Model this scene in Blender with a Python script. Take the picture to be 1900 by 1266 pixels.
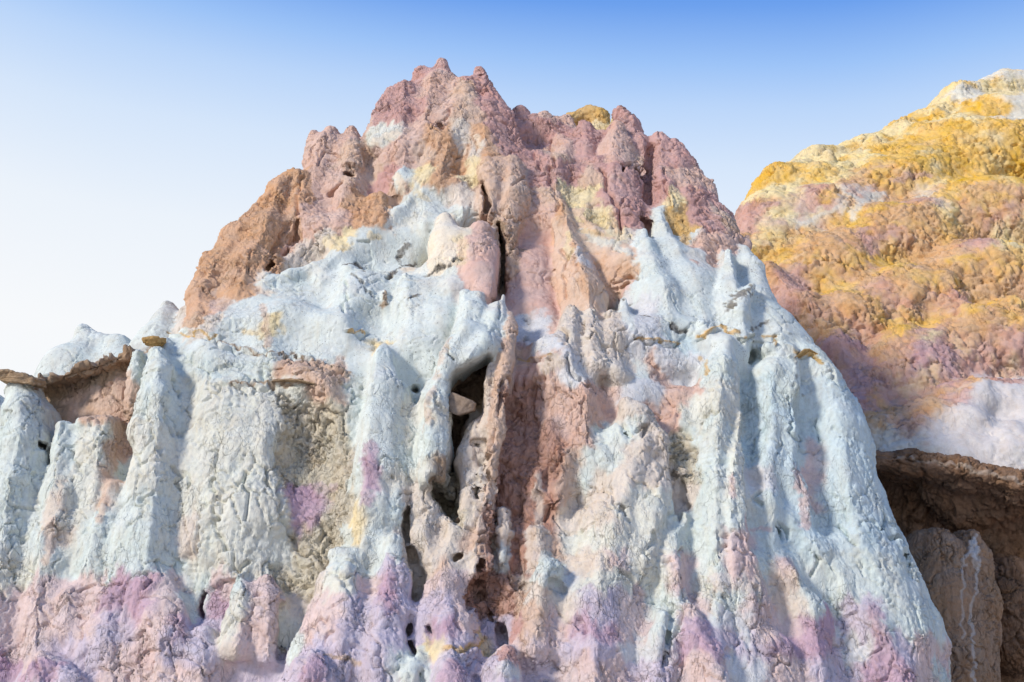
import bpy, math, random
import numpy as np
from concurrent.futures import ThreadPoolExecutor
R = math.radians
F32 = np.float32
for o in list(bpy.data.objects):
    bpy.data.objects.remove(o, do_unlink=True)
scene = bpy.context.scene
COL = scene.collection

# ------------------------------------------------------------------ camera
CAM_Z, PITCH, HFOV = 1.5, 13.0, 45.0
FPX = 950.0 / math.tan(R(HFOV / 2))          # focal length in units of the 1900 px wide picture
cam_d = bpy.data.cameras.new('camera')
cam_d.sensor_width = 36.0
cam_d.angle = R(HFOV)
cam_d.clip_end = 3000
cam = bpy.data.objects.new('camera', cam_d)
cam.location = (0, 0, CAM_Z)
cam.rotation_euler = (R(90 + PITCH), 0, 0)
COL.objects.link(cam)
scene.camera = cam

# ------------------------------------------------------------------ sky and sun
SUN_AZ, SUN_EL = -124.0, 31.0                # azimuth from +Y (view direction), negative = left
w = bpy.data.worlds.new('World')
scene.world = w
w.use_nodes = True
wn, wl = w.node_tree.nodes, w.node_tree.links
wn.clear()
def wnode(t, **kw):
    x = wn.new(t)
    for a_, b_ in kw.items():
        setattr(x, a_, b_)
    return x
sky = wnode('ShaderNodeTexSky', sky_type='NISHITA', sun_disc=False, sun_elevation=R(SUN_EL), sun_rotation=R(SUN_AZ),
            altitude=1800, air_density=1.0, dust_density=.7, ozone_density=1.6)
sks = wnode('ShaderNodeVectorMath', operation='SCALE')
sks.inputs['Scale'].default_value = 0.14
wl.new(sky.outputs[0], sks.inputs[0])
# thin bright haze low in the sky, deep blue higher up; a little brighter towards the sun's side
tc = wnode('ShaderNodeTexCoord')
sep = wnode('ShaderNodeSeparateXYZ')
wl.new(tc.outputs['Generated'], sep.inputs[0])
xb = wnode('ShaderNodeMath', operation='MULTIPLY_ADD')
wl.new(sep.outputs['X'], xb.inputs[0]); xb.inputs[1].default_value = .05
wl.new(sep.outputs['Z'], xb.inputs[2])
cn = wnode('ShaderNodeTexNoise')
cn.inputs['Scale'].default_value = 1.3; cn.inputs['Detail'].default_value = 2
wl.new(tc.outputs['Generated'], cn.inputs['Vector'])
xn = wnode('ShaderNodeMath', operation='MULTIPLY_ADD')
wl.new(cn.outputs['Fac'], xn.inputs[0]); xn.inputs[1].default_value = .10
wl.new(xb.outputs[0], xn.inputs[2])
rp = wnode('ShaderNodeValToRGB')
cr = rp.color_ramp
stops = [(.27, (.98, .99, 1.0)), (.36, (.88, .935, 1.0)), (.43, (.70, .825, 1.0)), (.475, (.52, .70, .99)), (.505, (.35, .57, .97)),
         (.545, (.15, .36, .88)), (.68, (.08, .25, .70)), (1.0, (.05, .17, .52))]
cr.elements[0].position, cr.elements[0].color = stops[0][0], (*stops[0][1], 1)
cr.elements[1].position, cr.elements[1].color = stops[-1][0], (*stops[-1][1], 1)
for p_, c_ in stops[1:-1]:
    e_ = cr.elements.new(p_); e_.color = (*c_, 1)
wl.new(xn.outputs[0], rp.inputs[0])
hz = wnode('ShaderNodeVectorMath', operation='SCALE')
hz.inputs['Scale'].default_value = .89
wl.new(rp.outputs[0], hz.inputs[0])
mxs = wnode('ShaderNodeMixRGB', blend_type='MIX')
mxs.inputs['Fac'].default_value = .95
wl.new(sks.outputs[0], mxs.inputs['Color1']); wl.new(hz.outputs[0], mxs.inputs['Color2'])
bg = wnode('ShaderNodeBackground')
bg.inputs['Strength'].default_value = 1.0
wo = wnode('ShaderNodeOutputWorld')
wl.new(mxs.outputs[0], bg.inputs[0])
wl.new(bg.outputs[0], wo.inputs[0])

sun_d = bpy.data.lights.new('sun', 'SUN')
sun_d.energy = 3.1
sun_d.angle = R(9)
sun_d.color = (1.0, 0.92, 0.82)
sun = bpy.data.objects.new('sun', sun_d)
az, el = R(SUN_AZ), R(SUN_EL)
from mathutils import Vector
sdir = Vector((math.sin(az) * math.cos(el), math.cos(az) * math.cos(el), math.sin(el)))
sun.rotation_euler = sdir.to_track_quat('Z', 'Y').to_euler()
sun.location = sdir * 60
COL.objects.link(sun)

scene.view_settings.view_transform = 'Standard'
scene.view_settings.look = 'None'
scene.view_settings.gamma = 1.0
scene.view_settings.exposure = 0.15
scene.render.engine = 'CYCLES'
scene.cycles.max_bounces = 4
scene.cycles.use_denoising = True
scene.cycles.denoising_input_passes = 'RGB_ALBEDO_NORMAL'
scene.cycles.denoising_prefilter = 'ACCURATE'
# ------------------------------------------------------------------ geometry helpers
CT, ST = math.cos(R(PITCH)), math.sin(R(PITCH))

def P(px, py, Y):
    """world point that lies at distance Y in front of the viewpoint along the direction px, py"""
    X, V = (px - 950.0) / FPX, (633.0 - py) / FPX
    dy, dz = CT - ST * V, ST + CT * V
    t = Y / dy
    return np.array((X * t, Y, CAM_Z + dz * t))

def project(p):
    x, y, z = p[:, 0], p[:, 1], p[:, 2] - CAM_Z
    f = y * CT + z * ST
    u = -y * ST + z * CT
    return 950 + FPX * x / f, 633 - FPX * u / f, f

POOL = ThreadPoolExecutor(4)
def par(fn, p, chunk=40000):
    n = len(p)
    if n <= chunk:
        return fn(p)
    parts = list(POOL.map(fn, [p[i:i + chunk] for i in range(0, n, chunk)]))
    return np.concatenate(parts)

# ---- noise
_rng = np.random.RandomState(7)
_G = _rng.normal(size=(1024, 3)).astype(F32)
_G /= np.linalg.norm(_G, axis=1)[:, None]
_J = _rng.rand(4096, 3).astype(F32)

def _hash(i, j, k):
    h = i * np.int32(73856093) ^ j * np.int32(19349663) ^ k * np.int32(83492791)
    h = h ^ (h >> np.int32(13))
    return h * np.int32(1274126177) ^ (h >> np.int32(7))

def _perlin(p):
    with np.errstate(over='ignore'):
        i = np.floor(p).astype(np.int32)
        f = (p - i).astype(F32)
        u = f * f * f * (f * (f * 6 - 15) + 10)
        res = 0
        for dx in (0, 1):
            wx = u[:, 0] if dx else 1 - u[:, 0]
            for dy in (0, 1):
                wy = wx * (u[:, 1] if dy else 1 - u[:, 1])
                for dz in (0, 1):
                    wz = wy * (u[:, 2] if dz else 1 - u[:, 2])
                    g = _G[_hash(i[:, 0] + dx, i[:, 1] + dy, i[:, 2] + dz) & 1023]
                    res = res + wz * (g[:, 0] * (f[:, 0] - dx) + g[:, 1] * (f[:, 1] - dy) + g[:, 2] * (f[:, 2] - dz))
        return (res * 1.5).astype(F32)

def noise(p, s=1.0, off=0.0):
    s = np.asarray(s, F32)
    return par(_perlin, (p * s + F32(off)).astype(F32))

def fbm(p, s, octv=3, off=0.0, gain=0.5):
    s = np.asarray(s, F32) * np.ones(3, F32)
    a, r = 1.0, 0
    for o in range(octv):
        r = r + a * noise(p, s * 2.03 ** o, off + 17.3 * o)
        a *= gain
    return r

def _worley(p):
    with np.errstate(over='ignore'):
        i = np.floor(p).astype(np.int32)
        f = (p - i).astype(F32)
        f1 = np.full(len(p), 9, F32)
        f2 = f1.copy()
        rid = np.zeros(len(p), F32)
        for dx in (-1, 0, 1):
            for dy in (-1, 0, 1):
                for dz in (-1, 0, 1):
                    j = _J[_hash(i[:, 0] + dx, i[:, 1] + dy, i[:, 2] + dz) & 4095]
                    d = (f[:, 0] - dx - j[:, 0]) ** 2 + (f[:, 1] - dy - j[:, 1]) ** 2 + (f[:, 2] - dz - j[:, 2]) ** 2
                    near = d < f1
                    f2 = np.where(near, f1, np.minimum(f2, d))
                    f1 = np.where(near, d, f1)
                    rid = np.where(near, (j[:, 0] * 7.3 + j[:, 1] * 5.1) % 1, rid)
        return np.stack([np.sqrt(f1), np.sqrt(f2), rid], 1)

def worley(p, s, off=0.0):
    w_ = par(_worley, (p * np.asarray(s, F32) + F32(off)).astype(F32), 20000)
    return w_[:, 0], w_[:, 1], w_[:, 2]

def sstep(a, b, x):
    t = np.clip((x - a) / (b - a), 0, 1)
    return t * t * (3 - 2 * t)

# ---- implicit rock: tapered limbs blended together, cuts carved out of them
class Rock:
    def __init__(self):
        self.segs, self.parts = [], []

    def add(self, part, pts, k=0.12, L=0.0, cut=False, sharp=0.0, rot=0.0, col=None, cn=99):
        """pts: (px, py, radius px, depth of its front surface)"""
        if not cut:
            self.parts.append(part)
        pid = len(self.parts) - 1
        c = []
        for px, py, r, Ys in pts:
            rw = r * Ys / FPX
            c.append((P(px, py, Ys) * 1.0 + np.array((0, 0 if cut else rw, 0)), rw))
        if len(c) == 1:
            c.append((c[0][0] + np.array((0, 0, 1e-3)), c[0][1]))
        for si, ((a, ra), (b, rb)) in enumerate(zip(c[:-1], c[1:])):
            m = max(k, .1) + .12
            lo = np.minimum(a - ra, b - rb) - m
            hi = np.maximum(a + ra, b + rb) + m
            hi[1] += L
            self.segs.append((a.astype(F32), b.astype(F32), F32(ra), F32(rb), F32(k), F32(L), cut, pid, lo, hi, F32(sharp), F32(math.cos(rot)), F32(math.sin(rot)), col if si < cn else None))

    @staticmethod
    def dist(s, X, Y, Z):
        a, b, ra, rb, k, L = s[:6]
        v = b - a
        if L > 0:
            n2 = v[0] ** 2 + v[2] ** 2 + F32(1e-9)
            t = ((X - a[0]) * (v[0] / n2) + (Z - a[2]) * (v[2] / n2))
        else:
            n2 = (v * v).sum() + F32(1e-9)
            t = ((X - a[0]) * (v[0] / n2) + (Y - a[1]) * (v[1] / n2) + (Z - a[2]) * (v[2] / n2))
        t = np.clip(t, 0, 1)
        dy = Y - a[1] - t * v[1]
        if L > 0:
            dy = dy - np.clip(dy, 0, L)
        dx = X - a[0] - t * v[0]
        dz = Z - a[2] - t * v[2]
        d = np.sqrt(dx ** 2 + dy ** 2 + dz ** 2)
        if s[10] > 0:      # keel-shaped section: a crest runs along the limb
            e = np.sqrt((F32(.82) * (np.abs(dx * s[11] + dy * s[12]) + np.abs(dy * s[11] - dx * s[12]))) ** 2 + dz ** 2)
            d = d + s[10] * (e - d)
        return d - (ra + t * (rb - ra))

    @staticmethod
    def mix(D, d, k, cut):
        if cut:
            d = -d
            h = np.maximum(k - np.abs(D - d), 0) / k
            return np.maximum(D, d) + h * h * k * F32(.25)
        h = np.maximum(k - np.abs(D - d), 0) / k
        return np.minimum(D, d) - h * h * k * F32(.25)

    def grid(self, lo, hi, h):
        n = [int((hi[i] - lo[i]) / h) + 1 for i in range(3)]
        ax = [(lo[i] + h * np.arange(n[i])).astype(F32) for i in range(3)]
        D = np.full(n, .5, F32)
        for s in self.segs:
            sl = []
            for i in range(3):
                a = max(0, int((s[8][i] - lo[i]) / h)); b = min(n[i], int((s[9][i] - lo[i]) / h) + 2)
                sl.append(slice(a, b))
            if any(q.stop <= q.start for q in sl):
                continue
            X = ax[0][sl[0]][:, None, None]; Y = ax[1][sl[1]][None, :, None]; Z = ax[2][sl[2]][None, None, :]
            q = tuple(sl)
            D[q] = self.mix(D[q], self.dist(s, X, Y, Z), s[4], s[6])
        return D

    def _eval(self, p, want_id=False):
        D = np.full(len(p), .5, F32)
        best = np.full(len(p), 9, F32); bid = np.zeros(len(p), np.int32)
        plo, phi = p.min(0), p.max(0)
        for si, s in enumerate(self.segs):
            if (s[8] > phi).any() or (s[9] < plo).any():
                continue
            m = np.nonzero((p[:, 0] > s[8][0]) & (p[:, 0] < s[9][0]) & (p[:, 2] > s[8][2]) & (p[:, 2] < s[9][2]) & (p[:, 1] > s[8][1]) & (p[:, 1] < s[9][1]))[0]
            if len(m) == 0:
                continue
            q = p[m]
            d = self.dist(s, q[:, 0], q[:, 1], q[:, 2])
            D[m] = self.mix(D[m], d, s[4], s[6])
            if want_id and not s[6]:
                b = d < best[m]
                mm = m[b]
                best[mm] = d[b]; bid[mm] = si
        return np.stack([D, bid.astype(F32)], 1) if want_id else D

    def eval(self, p, want_id=False):
        return par(lambda q: self._eval(q, want_id), p, 12000)

def surface_nets(D, lo, h):
    n = np.array(D.shape)
    ins = D < 0
    c = [ins[i:n[0] - 1 + i, j:n[1] - 1 + j, k:n[2] - 1 + k] for i in (0, 1) for j in (0, 1) for k in (0, 1)]
    al = c[0].copy(); an = c[0].copy()
    for q in c[1:]:
        al &= q; an |= q
    act = an & ~al
    ijk = np.argwhere(act).astype(np.int32)
    idx = np.full(act.shape, -1, np.int32)
    idx[act] = np.arange(len(ijk), dtype=np.int32)
    offs = [(i, j, k) for i in (0, 1) for j in (0, 1) for k in (0, 1)]
    val = np.stack([D[ijk[:, 0] + o[0], ijk[:, 1] + o[1], ijk[:, 2] + o[2]] for o in offs], 1)
    acc = np.zeros((len(ijk), 3), F32); cnt = np.zeros(len(ijk), F32)
    for a in range(8):
        for b in range(a + 1, 8):
            if bin(a ^ b).count('1') != 1:
                continue
            va, vb = val[:, a], val[:, b]
            cr = (va < 0) != (vb < 0)
            t = np.where(cr, va / np.where(cr, va - vb, 1), 0)
            oa, ob = np.array(offs[a], F32), np.array(offs[b], F32)
            acc += np.where(cr[:, None], oa + t[:, None] * (ob - oa), 0)
            cnt += cr
    V = (ijk + acc / cnt[:, None]) * F32(h) + np.asarray(lo, F32)
    Q = []
    for ax in range(3):
        o1, o2 = (ax + 1) % 3, (ax + 2) % 3
        s0 = [slice(None)] * 3; s1 = [slice(None)] * 3
        s0[ax] = slice(0, n[ax] - 1); s1[ax] = slice(1, n[ax])
        for q in (s0, s1):
            q[o1] = slice(1, n[o1] - 1); q[o2] = slice(1, n[o2] - 1)
        A, B = ins[tuple(s0)], ins[tuple(s1)]
        for flip, m in ((False, A & ~B), (True, B & ~A)):
            e = np.argwhere(m)
            if len(e) == 0:
                continue
            e[:, o1] += 1; e[:, o2] += 1
            q = []
            for d1, d2 in ((1, 1), (0, 1), (0, 0), (1, 0)):
                g = e.copy(); g[:, o1] -= d1; g[:, o2] -= d2
                q.append(idx[g[:, 0], g[:, 1], g[:, 2]])
            q = np.stack(q, 1)
            Q.append(q[:, ::-1] if flip else q)
    Q = np.concatenate(Q)
    return V, Q[(Q >= 0).all(1)]

def vnormals(V, Q):
    fn = np.cross(V[Q[:, 2]] - V[Q[:, 0]], V[Q[:, 3]] - V[Q[:, 1]])
    N = np.zeros_like(V)
    for c in range(3):
        s = np.zeros(len(V))
        for j in range(4):
            s += np.bincount(Q[:, j], fn[:, c], len(V))
        N[:, c] = s
    return (N / (np.linalg.norm(N, axis=1)[:, None] + 1e-12)).astype(F32)

def subdivide(V, Q, lab, att=None):
    nv, nq = len(V), len(Q)
    E = np.stack([Q, np.roll(Q, -1, 1)], 2).reshape(-1, 2)
    E.sort(1)
    key = E[:, 0].astype(np.int64) * nv + E[:, 1]
    u, inv = np.unique(key, return_inverse=True)
    ea, eb = u // nv, u % nv
    def up(A):
        return np.concatenate([A, (A[ea] + A[eb]) * F32(.5), A[Q].mean(1).astype(A.dtype)])
    em = inv.reshape(nq, 4) + nv
    fc = np.arange(nq) + nv + len(u)
    NQ = np.stack([np.stack([Q[:, j], em[:, j], fc, em[:, j - 1]], 1) for j in range(4)], 1).reshape(-1, 4)
    return up(V), NQ, np.repeat(lab, 4), (None if att is None else up(att))

# lookup of the visible surface for a direction px, py
class Lookup:
    S = 5
    def __init__(self, V, N):
        px, py, f = project(V)
        front = (N * (V - np.array((0, 0, CAM_Z)))).sum(1) < 0
        m = front & (px > -300) & (px < 2200) & (py > -200) & (py < 1600)
        self.V = V[m]; f = f[m]
        gx = ((px[m] + 300) / self.S).astype(int); gy = ((py[m] + 200) / self.S).astype(int)
        self.W = 2500 // self.S + 2
        cell = gy * self.W + gx
        o = np.lexsort((f, cell))
        c, first = np.unique(cell[o], return_index=True)
        self.map = dict(zip(c.tolist(), o[first].tolist()))
        self.f = f
    def __call__(self, px, py, rad=4):
        gx, gy = int((px + 300) / self.S), int((py + 200) / self.S)
        for r in range(rad + 1):
            best = None
            for i in range(-r, r + 1):
                for j in range(-r, r + 1):
                    if max(abs(i), abs(j)) != r:
                        continue
                    q = self.map.get((gy + j) * self.W + gx + i)
                    if q is not None and (best is None or self.f[q] < self.f[best]):
                        best = q
            if best is not None:
                return self.V[best]
        return None

def mesh_object(name, V, Q, N, mat, parent=None, attrs=None, base=None):
    used, inv = np.unique(Q.reshape(-1), return_inverse=True)
    Q2 = inv.reshape(Q.shape).astype(np.int32)
    v = V[used].astype(F32)
    if base is not None:
        v = v - np.asarray(base, F32)
    me = bpy.data.meshes.new(name)
    me.vertices.add(len(v)); me.vertices.foreach_set('co', v.reshape(-1))
    me.loops.add(Q2.size); me.loops.foreach_set('vertex_index', Q2.reshape(-1))
    me.polygons.add(len(Q2))
    me.polygons.foreach_set('loop_start', np.arange(0, Q2.size, Q2.shape[1], dtype=np.int32))
    me.polygons.foreach_set('use_smooth', np.ones(len(Q2), bool))
    for nm, A in (attrs or {}).items():
        a = A[used].astype(F32)
        if a.ndim == 2:
            at = me.attributes.new(nm, 'FLOAT_COLOR', 'POINT')
            at.data.foreach_set('color', np.concatenate([a, np.ones((len(a), 1), F32)], 1).reshape(-1))
        else:
            at = me.attributes.new(nm, 'FLOAT', 'POINT')
            at.data.foreach_set('value', a)
    me.materials.append(mat)
    me.update()
    if N is not None:
        me.normals_split_custom_set_from_vertices(N[used])
    ob = bpy.data.objects.new(name, me)
    COL.objects.link(ob)
    ob.parent = parent
    return ob

def tag(o, label=None, cat=None, group=None, kind=None):
    for k_, v_ in (('label', label), ('category', cat), ('group', group), ('kind', kind)):
        if v_:
            o[k_] = v_
    return o

def empty(name, loc):
    o = bpy.data.objects.new(name, None)
    o.location = loc
    o.empty_display_size = .3
    COL.objects.link(o)
    return o
# ------------------------------------------------------------------ the painted butte: limbs of its masses, fins and spires
_PY = [0, 110, 200, 300, 400, 480, 560, 640, 700, 900, 1100, 1266, 1480]
_PD = [17.2, 16.9, 16.4, 15.9, 15.3, 14.8, 14.2, 13.6, 13.35, 12.9, 12.4, 12.0, 11.6]
def depth(px, py):
    d = float(np.interp(py, _PY, _PD))
    if px > 900:
        d += ((px - 900) / 700.0) ** 2 * 1.1
    else:
        d += ((900 - px) / 900.0) ** 2 * 0.5
    return d

butte = Rock()
OWN = {}          # limbs whose mineral differs from the band they stand in: first joint -> mineral, number of stretches
for q_ in ('1198,431 W 3;1223,391 W 3;1290,480 W 9;1353,466 W 9;1383,462 W 2;1395,530 W 9;1304,600 W 9;490,528 W 9;600,500 W 9;715,425 W 9;'
           '825,350 e 9;520,500 e 9;825,404 C 9;890,424 P 9;860,450 C 9;650,502 W 9;751,512 W 9;832,490 W 9;790,505 W 9;864,545 W 3;'
           '886,548 W 9;927,552 W 9;951,566 t 3;905,670 e 9;703,622 W 4;286,654 w 3;25,722 w 3;112,790 w 2;307,566 W 9;338,575 e 9;'
           '375,575 t 9;150,614 W 9;185,634 W 9;70,715 W 9;1040,375 T 9;1075,400 T 9;1187,381 p 9;1388,436 m 9;932,952 e 9;934,1028 w 9;1158,556 W 9;'
           '1215,570 z 9;1062,575 e 9;1097,578 e 9;1135,582 e 9;1068,213 Y 2;820,114 m 9;1265,376 Y 2;1036,227 p 2;1148,230 p 2;'
           '905,300 t 9;950,300 t 9;925,300 t 9;543,322 o 9;490,375 o 9;555,325 o 9;1378,768 c 2;1012,1035 w 2;998,985 e 9;625,1030 w 1;770,1225 w 2').split(';'):
    a_, b_, c_ = q_.split()
    OWN[a_] = (b_, int(c_))
def C(part, s, k=.12, L=0.0, cut=False, rock=butte, absd=False, col=None, cn=99):
    pts = []
    for q in s.split(';'):
        v = [float(x) for x in q.split(',')]
        px, py, r = v[:3]
        o_ = v[3] if len(v) > 3 else 0.0
        if not cut and not absd:
            o_ *= .65 if part in ('rib', 'lump') else .9
        pts.append((px, py, r, o_ if absd else depth(px, py) + o_))
    if not cut:
        L = max(L, .5)
        if part in ('rib', 'lump', 'mound'):
            k = k * 1.2 + .02
    sh = 0 if cut else SHARP.get(part, 0.0)
    rock.add(part, pts, k, L, cut, sh, _rot.uniform(-.35, .35), *OWN.get(s.split(',')[0] + ',' + s.split(',')[1], (col, cn)))
_rot = random.Random(4)
SHARP = dict(rib=.55, fin=.4, crest=.7, arete=1.0, buttress=.6, spire=.55, pyramid=.7, mound=.5, summit=.5, tower=.1, column=.45,
             pillar=.6, knob=.3, arm=.5, flank=.15, wall=.1, apron=.6, shoulder=.4, spur=.6)

# --- inner masses
B = dict(k=.25, L=3.5)
C('rock_face', '-300,800,160,.2; -300,1480,260,0', **B)
C('rock_face', '-120,790,100,.3; -120,1480,200,.05', **B)
C('rock_face', '40,800,80,.75; 60,900,110,.45; 40,1480,170,.05', **B)
C('rock_face', '120,765,62,.8; 215,725,62,.75; 200,900,110,.35; 160,1480,190,.05', **B)
C('rock_face', '380,735,95,.2; 430,800,130,.15; 420,1000,150,.12; 420,1480,200,.05', **B)
C('rock_face', '590,790,110,.35; 590,950,130,.3; 600,1480,180,.05', **B)
C('rock_face', '740,760,80,.4; 740,950,90,.4; 740,1480,150,.1', **B)
C('rock_face', '880,680,70,.8; 870,800,80,.8; 860,1000,90,.5; 860,1480,150,.1', **B)
C('rock_face', '1000,720,85,.22; 1000,900,95,.25; 1000,1100,110,.2; 1000,1480,160,.05', **B)
C('rock_face', '1170,760,110,.2; 1180,900,130,.2; 1170,1480,190,.0', **B)
C('rock_face', '1400,760,100,.25; 1420,900,130,.2; 1440,1100,160,.1; 1450,1480,220,0', **B)
C('flank', '1455,650,70,.2; 1520,800,100,.1; 1560,950,112,0; 1600,1080,120,-.1; 1640,1200,132,-.2; 1650,1480,150,-.3', **B)
# bench of white clay
B = dict(k=.22, L=2.5)
C('bench', '300,690,60,.25; 420,670,70,.1; 520,680,70,.05; 620,720,60,.1', **B)
C('bench', '300,660,45,.5; 400,640,70,.3; 520,620,80,.15; 620,640,70,.1; 720,680,60,.25', **B)
C('bench', '390,600,50,.35; 480,580,60,.3; 560,570,70,.35', **B)
C('bench', '640,560,75,.25; 720,560,90,.35; 790,620,80,.2; 820,700,60,.4', **B)
C('bench', '640,500,50,.2; 720,470,60,.25; 800,430,60,.2; 850,380,50,.2', **B)
C('rock_face', '985,420,70,.35; 985,520,70,.3; 985,640,75,.25', **B)
C('bench', '1090,650,70,.2; 1180,650,80,.15; 1270,650,70,.1; 1350,660,60,.1', **B)
C('bench', '1230,580,80,.3; 1320,600,70,.25; 1400,610,60,.15', **B)
C('bench', '1100,520,60,.35; 1170,540,60,.4; 1280,540,70,.4; 1370,560,50,.3', **B)
# pink head of the butte
B = dict(k=.22, L=2.2)
C('head', '620,310,55,.5; 600,400,85,.45; 560,500,90,.45', **B)
C('head', '780,190,65,.35; 760,280,90,.4; 720,400,110,.4', **B)
C('head', '880,190,55,.4; 880,290,85,.35; 880,400,80,.4', **B)
C('head', '1000,240,45,.9; 1000,330,85,.6; 1000,430,90,.4', **B)
C('head', '1140,270,55,.5; 1130,360,90,.4; 1120,480,80,.5', **B)
C('head', '1240,320,55,.2; 1260,400,80,.2; 1290,490,80,.2', **B)
C('shoulder', '450,470,60,.35; 420,540,70,.35; 520,500,70,.45', **B)

# --- pink summit
C('summit', '750,168,38,-.02; 745,230,58,0; 730,320,75,.1', k=.14, L=.9)
C('summit', '808,152,44,0; 805,215,62,0; 790,290,70,.1', k=.16, L=.9)
C('summit', '862,166,46,.02; 875,230,60,0; 880,300,60,.05', k=.16, L=.9)
C('summit', '905,172,22,.05; 920,215,34,.02; 940,300,50,0; 955,400,45,.05', k=.12, L=.8)
C('summit', '722,165,12,.05; 712,200,22,.05; 700,245,30,.05', k=.1, L=.7)
C('knob', '820,114,12,.12; 820,142,26,.1', k=.12, L=.4)
C('knob', '889,129,12,.1; 893,162,24,.08', k=.12, L=.5)
C('knob', '780,130,13,.15; 795,150,26,.15', k=.16, L=.4)
C('rib', '862,175,20,-.1; 848,215,30,-.25; 822,265,36,-.3; 802,335,38,-.2', k=.14)
C('rib', '890,200,22,-.1; 898,255,32,-.25; 905,310,34,-.2; 910,360,24,-.1', k=.14)
C('rib', '790,245,24,-.2; 745,275,28,-.1; 735,335,36,0', k=.16)
C('rib', '815,330,22,-.25; 780,340,28,-.15', k=.12)
C('boulder', '738,324,12,-.1; 750,345,18,-.05', k=.16)
C('ledge', '700,262,20,-.1; 740,248,18,-.12', k=.12)
# block with the cut side, right under the summit
C('block', '905,300,14,-.35; 910,350,24,-.35; 905,390,20,-.3', k=.06)
C('column', '950,300,22,-.3; 950,360,30,-.3; 935,430,24,-.2; 940,500,18,.1', k=.07)
C('column', '925,300,14,-.3; 920,360,22,-.2', k=.06)
# left shoulder
C('shoulder', '612,240,16,.2; 600,270,32,.15; 590,330,42,.15; 590,400,60,.2', k=.12, L=1.2)
C('shoulder', '650,240,14,.2; 645,280,34,.1; 640,350,55,.1; 660,430,70,.1', k=.12, L=1.2)
C('knob', '655,270,13,-.1; 650,300,24,-.15', k=.06)
C('knob', '580,246,10,.25; 580,290,24,.2', k=.1, L=.8)
C('buttress', '543,322,16,.05; 515,345,22,.0; 490,420,42,-.1; 455,490,50,-.1; 440,540,50,0', k=.1, L=1.0)
C('buttress', '555,325,14,.0; 558,370,22,0; 545,420,24,.1', k=.08, L=.4)
C('buttress', '490,375,22,.1; 440,435,36,.1; 395,495,36,.1; 370,545,28,.1; 365,600,26,.1', k=.12, L=1.2)
C('knob', '381,470,8,.2; 380,500,20,.2', k=.06, L=.5)
C('rib', '560,400,26,.1; 600,430,40,.05; 640,470,40,.1', k=.12)
C('rib', '700,370,26,-.05; 695,410,34,-.05; 670,440,34,0', k=.1)
C('rib', '640,360,24,-.0; 632,420,30,0', k=.1)
C('rib', '500,480,20,.0; 490,520,24,.05', k=.08)
# summit right
C('head', '965,205,18,.9; 970,250,40,.8', k=.14, L=1.0)
C('head', '1010,214,18,1.0; 1010,250,34,.95', k=.16, L=1.0)
C('head', '1050,220,18,1.1; 1050,270,44,.9', k=.16, L=1.0)
C('head', '1068,213,14,1.25; 1090,206,15,1.25; 1118,214,12,1.25; 1110,260,40,1.1', k=.16, L=.6)
C('spire', '1036,227,11,.15; 1033,260,28,.1; 1025,310,50,0; 1018,400,62,-.02', k=.1)
C('spire', '1000,285,20,.15; 995,340,46,.08', k=.16)
C('spire', '1085,235,20,.5; 1085,280,36,.35; 1090,340,50,.15; 1085,410,52,.05', k=.15)
C('spire', '1152,204,13,.35; 1165,230,28,.3; 1182,275,42,.2; 1195,340,52,.1', k=.12, L=.4)
C('spire', '1148,230,13,-.02; 1147,265,30,-.06; 1150,330,48,-.1; 1165,400,54,-.1; 1175,450,46,-.1', k=.1)
C('spire', '1224,250,14,.1; 1234,275,28,.1; 1242,335,48,0; 1250,410,56,0', k=.12, L=.4)
C('spire', '1256,272,20,.1; 1264,305,34,.1; 1285,375,54,.0; 1315,455,58,-.02; 1325,520,46,.05', k=.14, L=.5)
C('knob', '1287,312,12,.2; 1292,345,28,.15', k=.1, L=.3)
C('knob', '1318,338,13,.2; 1318,375,26,.15', k=.1, L=.3)
C('knob', '1340,385,15,.1; 1338,415,28,.05; 1345,470,40,0', k=.1, L=.3)
C('knob', '1356,395,12,.2; 1362,440,24,.15', k=.1, L=.3)
C('spire', '1388,438,5,.3; 1386,455,9,.25; 1380,480,18,.2', k=.05)
C('rib', '1240,340,16,-.2; 1250,380,18,-.2', k=.1)
C('rib', '1110,300,14,.05; 1125,370,22,-.05; 1140,430,22,-.1', k=.1)
# pyramid and apron
C('pyramid', '1040,375,11,-.1; 1048,410,22,-.2; 1065,470,36,-.25; 1085,540,46,-.15; 1090,590,40,0', k=.06)
C('apron', '1075,400,18,.05; 1100,440,30,-.05; 1135,470,36,-.1; 1160,480,30,-.15; 1150,520,30,.1', k=.12)
C('spire', '1187,381,6,.0; 1184,410,15,.0; 1180,440,22,.0', k=.05)
# white twin fins on the right
C('fin', '1198,431,11,-.25; 1200,460,21,-.27; 1210,500,38,-.28; 1225,550,62,-.2; 1235,600,70,-.05', k=.12)
C('fin', '1223,391,11,-.1; 1228,425,18,-.15; 1248,470,36,-.18; 1268,530,64,-.1; 1285,600,72,.02', k=.14)
C('fin', '1265,376,12,.1; 1268,410,18,.05; 1275,450,26,.05; 1300,500,44,0', k=.08)
C('fin', '1290,480,20,-.1; 1305,530,44,-.05; 1320,590,60,.05', k=.2)
C('spire', '1353,466,10,-.35; 1354,500,14,-.35; 1357,535,22,-.35; 1362,580,36,-.25; 1370,620,40,-.1', k=.08)
C('flank', '1383,462,12,.05; 1395,490,24,.0; 1410,560,40,-.05; 1440,620,55,-.05', k=.1)
C('knob', '1408,495,14,.0; 1412,530,18,0', k=.06)
C('flank', '1455,600,30,.1; 1500,680,50,.05; 1545,760,62,0; 1570,830,68,0', k=.15, L=1.5)
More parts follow.
